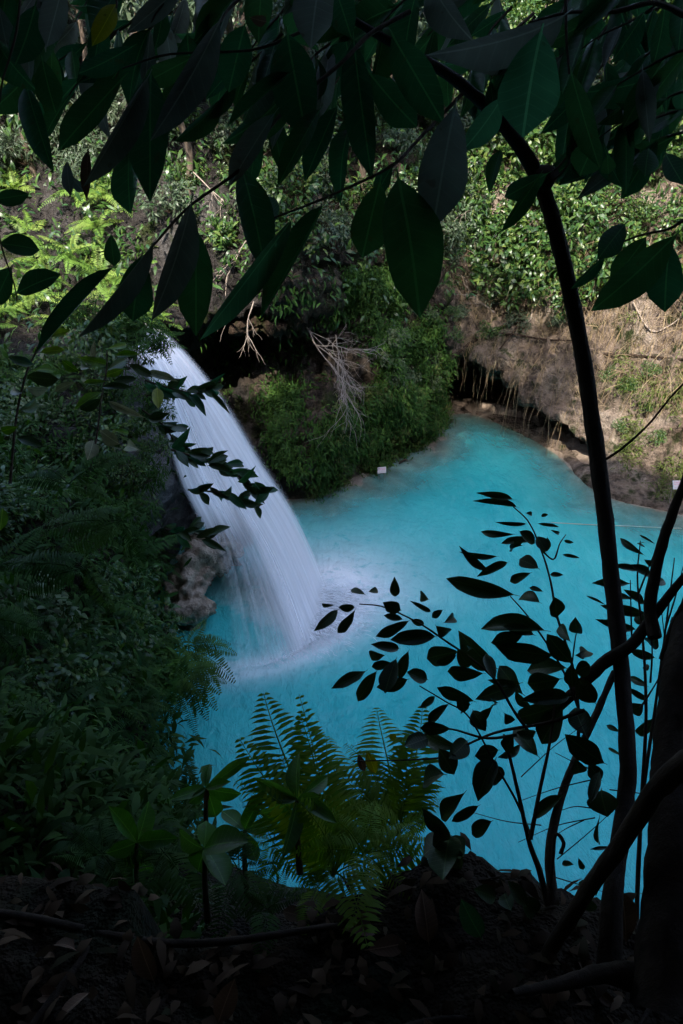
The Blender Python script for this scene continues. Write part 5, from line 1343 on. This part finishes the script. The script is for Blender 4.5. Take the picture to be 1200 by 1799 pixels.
# ------------------------------------------------------------------ saplings on the left bank, leaves crossing the fall
def sapling(base_pts, D, leaves, label, w=4, mat='shrub_leaf', dj=.3):
    n = len(base_pts)
    root = empty('sapling', atD(*base_pts[0], D)); tag(root, label, 'sapling')
    px_tube(root, [(a, b_, D, w * (1 - .5 * k / n)) for k, (a, b_) in enumerate(base_pts)], 'twig', 'stem', 6, n * 5, .04)
    for (x0, y0, x1, y1, wp, *mt) in leaves:
        px_leaf(root, (x0, y0), (x1, y1), wp, D + random.uniform(-dj, dj), mt[0] if mt else mat, None, random.uniform(-.5, .5))
BL = 'bank_leaf'
M[BL] = leaf_mat('bright_sapling_leaf', [(0.05, 0.11, 0.015), (0.09, 0.15, 0.025), (0.14, 0.19, 0.03)], True, .3, .45, spots=.4)
M['tan_leaf'] = leaf_mat('aged_tan_leaf', [(0.14, 0.15, 0.07), (0.2, 0.18, 0.10)], True, .25, .5, spots=.7)
sapling([(150, 860), (168, 780), (178, 700), (187, 650), (188, 615)], 9.0, [
 (190, 612, 230, 604, 12, BL), (160, 630, 166, 608, 10, 'tan_leaf'), (188, 640, 150, 632, 16, BL), (138, 652, 106, 634, 16, BL), (190, 650, 222, 632, 18), (160, 645, 128, 640, 12), (182, 660, 215, 650, 14, BL), (178, 690, 132, 712, 16, BL), (176, 700, 140, 720, 18), (192, 706, 238, 730, 14, 'tan_leaf'), (180, 680, 226, 678, 12), (176, 757, 204, 780, 24, 'tan_leaf'), (245, 790, 210, 778, 22, 'tan_leaf'), (165, 775, 158, 800, 24, 'tan_leaf'), (186, 670, 145, 672, 10, BL), (256, 655, 302, 662, 14, 'tan_leaf'), (276, 682, 278, 718, 20, 'big_leaf_yellow'), (225, 640, 268, 660, 16), (240, 665, 200, 668, 14), (200, 755, 235, 762, 10, BL), (130, 672, 95, 688, 14, 'tan_leaf'), (205, 625, 245, 622, 12, BL)], 'thin brown sapling with mixed green and tan leaves left of the waterfall')
sapling([(18, 850), (28, 740), (45, 660), (70, 605), (95, 560)], 8.5, [(70, 620, 110, 612, 14, BL), (60, 640, 20, 630, 16), (48, 660, 100, 668, 26), (40, 690, 0, 676, 18), (60, 650, 104, 646, 16, BL), (34, 720, 80, 705, 20), (30, 750, 0, 760, 16, BL), (46, 680, 90, 692, 18, 'tan_leaf'), (80, 590, 120, 580, 14, BL), (28, 770, 70, 778, 16), (0, 930, 8, 895, 18, BL)], 'leaning brown sapling at the far left below the sunlit ferns', 5)
def dark_spray(pts, D, n, ll, wp, label, seed):
    rs = random.Random(seed)
    root = empty('leafy_branch', atD(*pts[0], D)); tag(root, label, 'branch')
    px_tube(root, [(a, b_, D, 4 * (1 - .6 * k / len(pts))) for k, (a, b_) in enumerate(pts)], 'twig', 'stem', 5, len(pts) * 5, .04)
    for k in range(n):
        s = (k + .5) / n * (len(pts) - 1); i = min(len(pts) - 2, int(s)); f = s - i
        bx = pts[i][0] * (1 - f) + pts[i + 1][0] * f + rs.uniform(-6, 6); by = pts[i][1] * (1 - f) + pts[i + 1][1] * f + rs.uniform(-8, 8)
        an = rs.uniform(-.7, 1.0); L_ = ll * rs.uniform(.6, 1.15)
        px_leaf(root, (bx, by), (bx + math.cos(an) * L_, by + math.sin(an) * L_), wp * rs.uniform(.7, 1.2), D + rs.uniform(-.25, .25), rs.choice(('shrub_leaf', 'shrub_leaf', 'big_leaf')), None, rs.uniform(-.6, .6))
dark_spray([(255, 668), (300, 682), (340, 690), (372, 686)], 10.5, 26, 34, 12, 'dark leafy branch crossing the upper part of the waterfall', 1)
dark_spray([(300, 790), (350, 805), (400, 825), (455, 862)], 10.5, 44, 34, 12, 'long dark leafy branch crossing the middle of the waterfall', 2)
dark_spray([(330, 860), (380, 865), (425, 880), (450, 885)], 10.5, 16, 34, 13, 'dark leafy twig hanging just below the long branch over the waterfall', 3)
dark_spray([(290, 930), (330, 935), (370, 945)], 10.0, 14, 34, 14, 'short dark leafy twig in front of the tan rock', 4)
dark_spray([(250, 720), (290, 750), (310, 785)], 10.8, 18, 34, 11, 'narrow-leaved twig hanging beside the left edge of the waterfall', 5)
# fern fronds reaching out of the bank
for (base_, D, tips, lab) in [
   ((215, 915), 8.0, [(60, 925, 0), (90, 960, -.2), (120, 890, .2), (160, 975, -.2), (250, 985, 0)], 'broad fern with a lit lower fringe on the dark left bank'),
   ((150, 1000), 7.0, [(0, 985, 0), (20, 1030, -.2), (60, 960, .2), (200, 1070, 0)], 'wide dark fern below the fringed fern on the left bank'),
   ((120, 850), 8.8, [(230, 800, .2), (60, 800, .2), (90, 870, -.2), (30, 850, 0), (190, 880, 0)], 'dim fern under the thin sapling on the left bank'),
   ((-30, 1085), 6.0, [(75, 1118, 0), (60, 1080, .1), (40, 1150, -.2)], 'fern tip reaching in from the left edge of the view')]:
    px_fern(base_, D, tips, 'fern', lab)

for (base_, D, tips, mt, lab) in [
   ((330, 1135), 11.0, [(412, 1150, 0), (405, 1190, -.2), (392, 1105, .2), (385, 1215, -.3), (350, 1245, -.3), (400, 1128, 0), (300, 1200, -.3), (360, 1090, .2)], 'moss', 'leafy fern bulging over the pool below the tan rock'),
   ((320, 1180), 10.5, [(395, 1200, 0), (375, 1240, -.2), (340, 1280, -.3), (390, 1170, .1), (300, 1260, -.2), (360, 1260, -.2)], 'moss', 'drooping fern low on the left bank just above the water'),
   ((290, 1500), 2.9, [(230, 1420, .2), (290, 1400, .2), (350, 1430, .2), (370, 1500, 0), (220, 1500, 0), (330, 1570, -.3), (250, 1570, -.3)], 'fern', 'dark fern at the ledge lip under the small rosette'),
   ((420, 1530), 2.7, [(370, 1440, .2), (420, 1420, .2), (470, 1450, .2), (490, 1520, 0), (350, 1520, 0), (450, 1600, -.3), (390, 1600, -.3)], 'fern', 'dark fern on the ledge lip left of the green rosette'),
   ((480, 1480), 2.8, [(440, 1400, .2), (500, 1390, .2), (540, 1450, .1), (430, 1480, 0), (460, 1560, -.2), (530, 1540, -.2)], 'fern_light_tint', 'green fern filling the gap beside the green rosette'),
   ((560, 1560), 2.5, [(520, 1500, .1), (580, 1490, .1), (620, 1540, 0), (540, 1640, -.2), (600, 1620, -.2), (500, 1570, 0)], 'fern_light_tint', 'fern drooping over the ledge under the large ferns')]:
    px_fern(base_, D, tips, mt, lab)
rosette((240, 1480), 2.9, [(200, 1420, 36), (270, 1410, 36), (300, 1470, 38), (190, 1500, 36), (260, 1550, 40), (210, 1545, 36)], 'dark broad-leaved plant at the left of the ledge lip', 'rosette_leaf')
rosette((430, 1460), 2.9, [(390, 1420, 34), (450, 1400, 30), (480, 1450, 34), (400, 1500, 36), (450, 1520, 36)], 'dim broad-leaved plant between the small and the green rosette', 'rosette_leaf')
# ------------------------------------------------------------------ signs, rope, floating debris
def print_mat():
    m, t, b, o = new_mat('printed_sign')
    uvn = nd(t, 'UVMap'); sep = nd(t, 'SeparateXYZ'); t.links.new(uvn.outputs[0], sep.inputs[0])
    x, y = sep.outputs[0], sep.outputs[1]
    line = math_n(t, 'GREATER_THAN', math_n(t, 'FRACT', math_n(t, 'MULTIPLY', y, 5.0)), 0.55)
    mp = nd(t, 'Mapping'); mp.inputs['Scale'].default_value = (22, 5, 1); t.links.new(uvn.outputs[0], mp.inputs[0])
    brk = math_n(t, 'GREATER_THAN', noise_n(t, 1.0, 2, .5, mp.outputs[0]), .45)
    inx = math_n(t, 'MULTIPLY', math_n(t, 'GREATER_THAN', x, .08), math_n(t, 'LESS_THAN', x, .92))
    iny = math_n(t, 'MULTIPLY', math_n(t, 'GREATER_THAN', y, .08), math_n(t, 'LESS_THAN', y, .94))
    f = math_n(t, 'MULTIPLY', math_n(t, 'MULTIPLY', line, brk), math_n(t, 'MULTIPLY', inx, iny))
    red = mixc(t, math_n(t, 'GREATER_THAN', y, .5), (.45, .38, .42), (.62, .12, .2))
    t.links.new(mixc(t, math_n(t, 'MULTIPLY', f, .8), (.66, .60, .62), red), b.inputs['Base Color'])
    b.inputs['Roughness'].default_value = .5
    return m
M['print'] = print_mat()
m, t, b, o = new_mat('sign_edge_white'); b.inputs['Base Color'].default_value = (.7, .68, .68, 1); M['sign_edge'] = m
def sign(c, wd, ht, yaw, tilt, roll, label, post=.45):
    root = empty('warning_sign', Vector(c) - Vector((0, 0, post))); tag(root, label, 'sign')
    mw = Matrix.Translation((0, 0, post)) @ Matrix.Rotation(yaw, 4, 'Z') @ Matrix.Rotation(roll, 4, 'Y') @ Matrix.Rotation(tilt, 4, 'X')
    w2, h2, d = wd / 2, ht / 2, .012
    V = [(-w2, -d, -h2), (w2, -d, -h2), (w2, -d, h2), (-w2, -d, h2), (-w2, d, -h2), (w2, d, -h2), (w2, d, h2), (-w2, d, h2)]
    F_ = [(4, 7, 6, 5), (0, 4, 5, 1), (1, 5, 6, 2), (2, 6, 7, 3), (3, 7, 4, 0), (0, 1, 2, 3)]
    pn = obj('panel', mesh('panel', V, F_, M['sign_edge'], False), root, mw)
    e = -d - .003
    fm = mesh('print', [(-w2 * .96, e, -h2 * .94), (w2 * .96, e, -h2 * .94), (w2 * .96, e, h2 * .94), (-w2 * .96, e, h2 * .94)], [(0, 1, 2, 3)], M['print'], False, uv=[(0, 0), (1, 0), (1, 1), (0, 1)])
    obj('print', fm, pn)
    for s in (-1, 1):
        V, F_ = tube([(s * w2 * .7, .03, -post - .2 + post), (s * w2 * .7, .03, post + h2 * .5)], .014, 6, 4)
        obj('post', mesh('post', V, F_, M['pale_wood']), root, Matrix.Rotation(yaw, 4, 'Z'))
c1 = atZ(671, 826, .38)
sign(c1, .29, .21, R(-14), R(-40), R(-12), 'small white sign with red lettering on the silty shoal below the mossy cliff', .35)
c2 = atZ(1190, 852, 1.0)
sign(c2, .32, .27, R(14), R(-35), R(8), 'small white sign with pink header on the right bank beside the dark branch', .4)
p0, p1 = atZ(968, 918, .03), atZ(1120, 925, .03)
V, F_ = tube([p0, (p0 + p1) / 2 - Vector((0, 0, .01)), p1, p1 + (p1 - p0) * .5], .012, 5, 12)
m, t, b, o = new_mat('pale_rope'); b.inputs['Base Color'].default_value = (.5, .5, .42, 1); b.inputs['Roughness'].default_value = .9; M['rope'] = m
tag(obj('swim_rope', mesh('swim_rope', V, F_, M['rope'])), 'thin pale rope lying across the water near the right shore', 'rope')
db = empty('drift_branch', atZ(706, 812, .02)); tag(db, 'small brown drift branch with a reddish leaf floating near the mossy cliff', 'branch')
V, F_ = tube([(-.1, -.1, 0), (.05, .05, .04), (.16, .14, .02)], [.03, .035, .02], 6, 8); obj('stick', mesh('stick', V, F_, M['bark']), db)
place_leaf(db, Vector(db.location) + Vector((.05, .03, .05)), (1, .6, .1), (0, 0, 1), .22, .12, 'brown_leaf')

# ------------------------------------------------------------------ roots and litter on the ledge
def ground(x, y): return ledge_z(x, y)
rg = random.Random(9)
ROOTS = [([(-1.2, .9), (-.7, 1.05), (-.2, 1.0), (.3, 1.1), (.8, 1.0)], .013, 'long root lying across the front of the ledge'), ([(-1.4, .5), (-1.0, .8), (-.75, 1.2), (-.7, 1.5)], .014, 'root slanting up the left of the ledge'), ([(-.2, .75), (.1, .85), (.5, .8), (1.0, .95), (1.4, 1.1)], .012, 'mossy root curving across the middle of the ledge'), ([(-.9, .7), (-.6, .85), (-.5, 1.15), (-.4, 1.35)], .010, 'short thin root near the left litter pile'), ([(-1.6, 1.3), (-1.1, 1.38), (-.5, 1.3), (.0, 1.36)], .016, 'thick root along the left lip of the ledge'), ([(.3, .7), (.6, .9), (1.0, 1.3)], .009, 'thin root running to the gnarled tree')]
for pts, r, lab in ROOTS:
    P = [(x, y, ground(x, y) + r * .4) for x, y in pts]
    V, F_ = tube(P, np.linspace(r, r * .6, len(P)), 8, len(P) * 7, .06)
    o_ = obj('ground_root', mesh('ground_root', V - np.array(P[0]), F_, M['bark'])); o_.location = P[0]; tag(o_, lab, 'root')
for (px, py, L_, lab) in [(1105, 1635, .14, 'large pale brown dead leaf at the foot of the gnarled tree'), (755, 1640, .13, 'curled brown leaf in the middle of the ledge floor'), (265, 1700, .13, 'upright brown dead leaf on the left of the ledge'), (380, 1765, .12, 'tan dead leaf at the bottom of the view'), (845, 1650, .12, 'dark green fallen leaf upright on the ledge'), (965, 1775, .08, 'tiny orange leaf bit at the bottom right')]:
    q = atZ(px, py, 9.85); q.z = ground(q.x, q.y) + .02
    r_ = empty('fallen_leaf', q); tag(r_, lab, 'leaf')
    place_leaf(r_, q, (rg.uniform(-.5, .5), .5, .8), (0, -1, .6), L_, L_ * .5, 'big_leaf' if 'green' in lab else 'brown_leaf', None, 'blade')
nL = 2600
LXr, LYr = rng.uniform(-2.2, 2.2, nL), rng.uniform(.3, 1.75, nL)
pos = np.column_stack([LXr, LYr, [ground(x, y) + rng.uniform(.002, .03) for x, y in zip(LXr, LYr)]])
dr = np.column_stack([rng.normal(0, 1, (nL, 2)), rng.normal(0, .25, nL)])
V, F_, r_ = leaves_np(pos, dr, np.tile([0., 0, 1.], (nL, 1)) + rng.normal(0, .35, (nL, 3)), rng.uniform(.03, .10, nL), rng.uniform(.012, .04, nL), .3)
M['litter'] = leaf_mat('dark_leaf_litter', [(.03, .017, .01), (.06, .035, .02), (.10, .06, .035), (.02, .02, .008)], False, .05, .8, spec=.1)
tag(obj('leaf_litter', mesh('leaf_litter', V, F_, M['litter'], smooth=False, attrs={'rnd': r_})), 'dense dark brown leaf litter covering the ledge floor', 'leaf litter', kind='stuff')
for k in range(60):
    x, y = rg.uniform(-1.5, 1.5), rg.uniform(.6, 1.5)
    q = Vector((x, y, ground(x, y) + .015)); an = rg.uniform(0, 6.28); L_ = rg.uniform(.06, .14)
    r_ = place_leaf_top = obj('fallen_leaf', leaf_me(rg.randrange(6), 'brown_leaf'), None, frame(q, (math.cos(an), math.sin(an), rg.uniform(-.1, .35)), (rg.uniform(-.5, .5), rg.uniform(-.5, .5), 1), L_, L_ * .5))
    tag(r_, 'dry brown leaf lying in the dark litter of the ledge', 'leaf', 'leaf litter on the ledge')

for (x_, y_, Y_, s_, kd) in [(205, 575, 17.5, .75, 'narrow'), (240, 592, 17.0, .6, 'narrow'), (262, 612, 16.6, .5, 'narrow'), (180, 600, 16.5, .7, 'broad'), (225, 640, 16.2, .6, 'narrow'), (255, 690, 15.6, .5, 'narrow'), (160, 560, 18, .8, 'narrow'), (272, 735, 15.4, .45, 'narrow'), (280, 790, 15.2, .5, 'small'), (255, 840, 14.8, .55, 'narrow'), (225, 760, 15.2, .6, 'broad'), (215, 830, 14.6, .6, 'small'), (250, 900, 14.0, .6, 'narrow'), (300, 690, 15.9, .35, 'narrow')]:
    bush('lip_plant', kd, atY(x_, y_, Y_), s_, 'plant', 'plants beside the waterfall lip', 'plant')
for (x_, y_, Y_) in [(235, 580, 17.2), (215, 600, 16.8), (255, 600, 17.0)]:
    fern('lip_fern', atY(x_, y_, Y_), (.5, -.3, .8), 1.0, 9, 'fern', 'fern', 'ferns beside the waterfall lip', (.0, .8))
unique_labels()
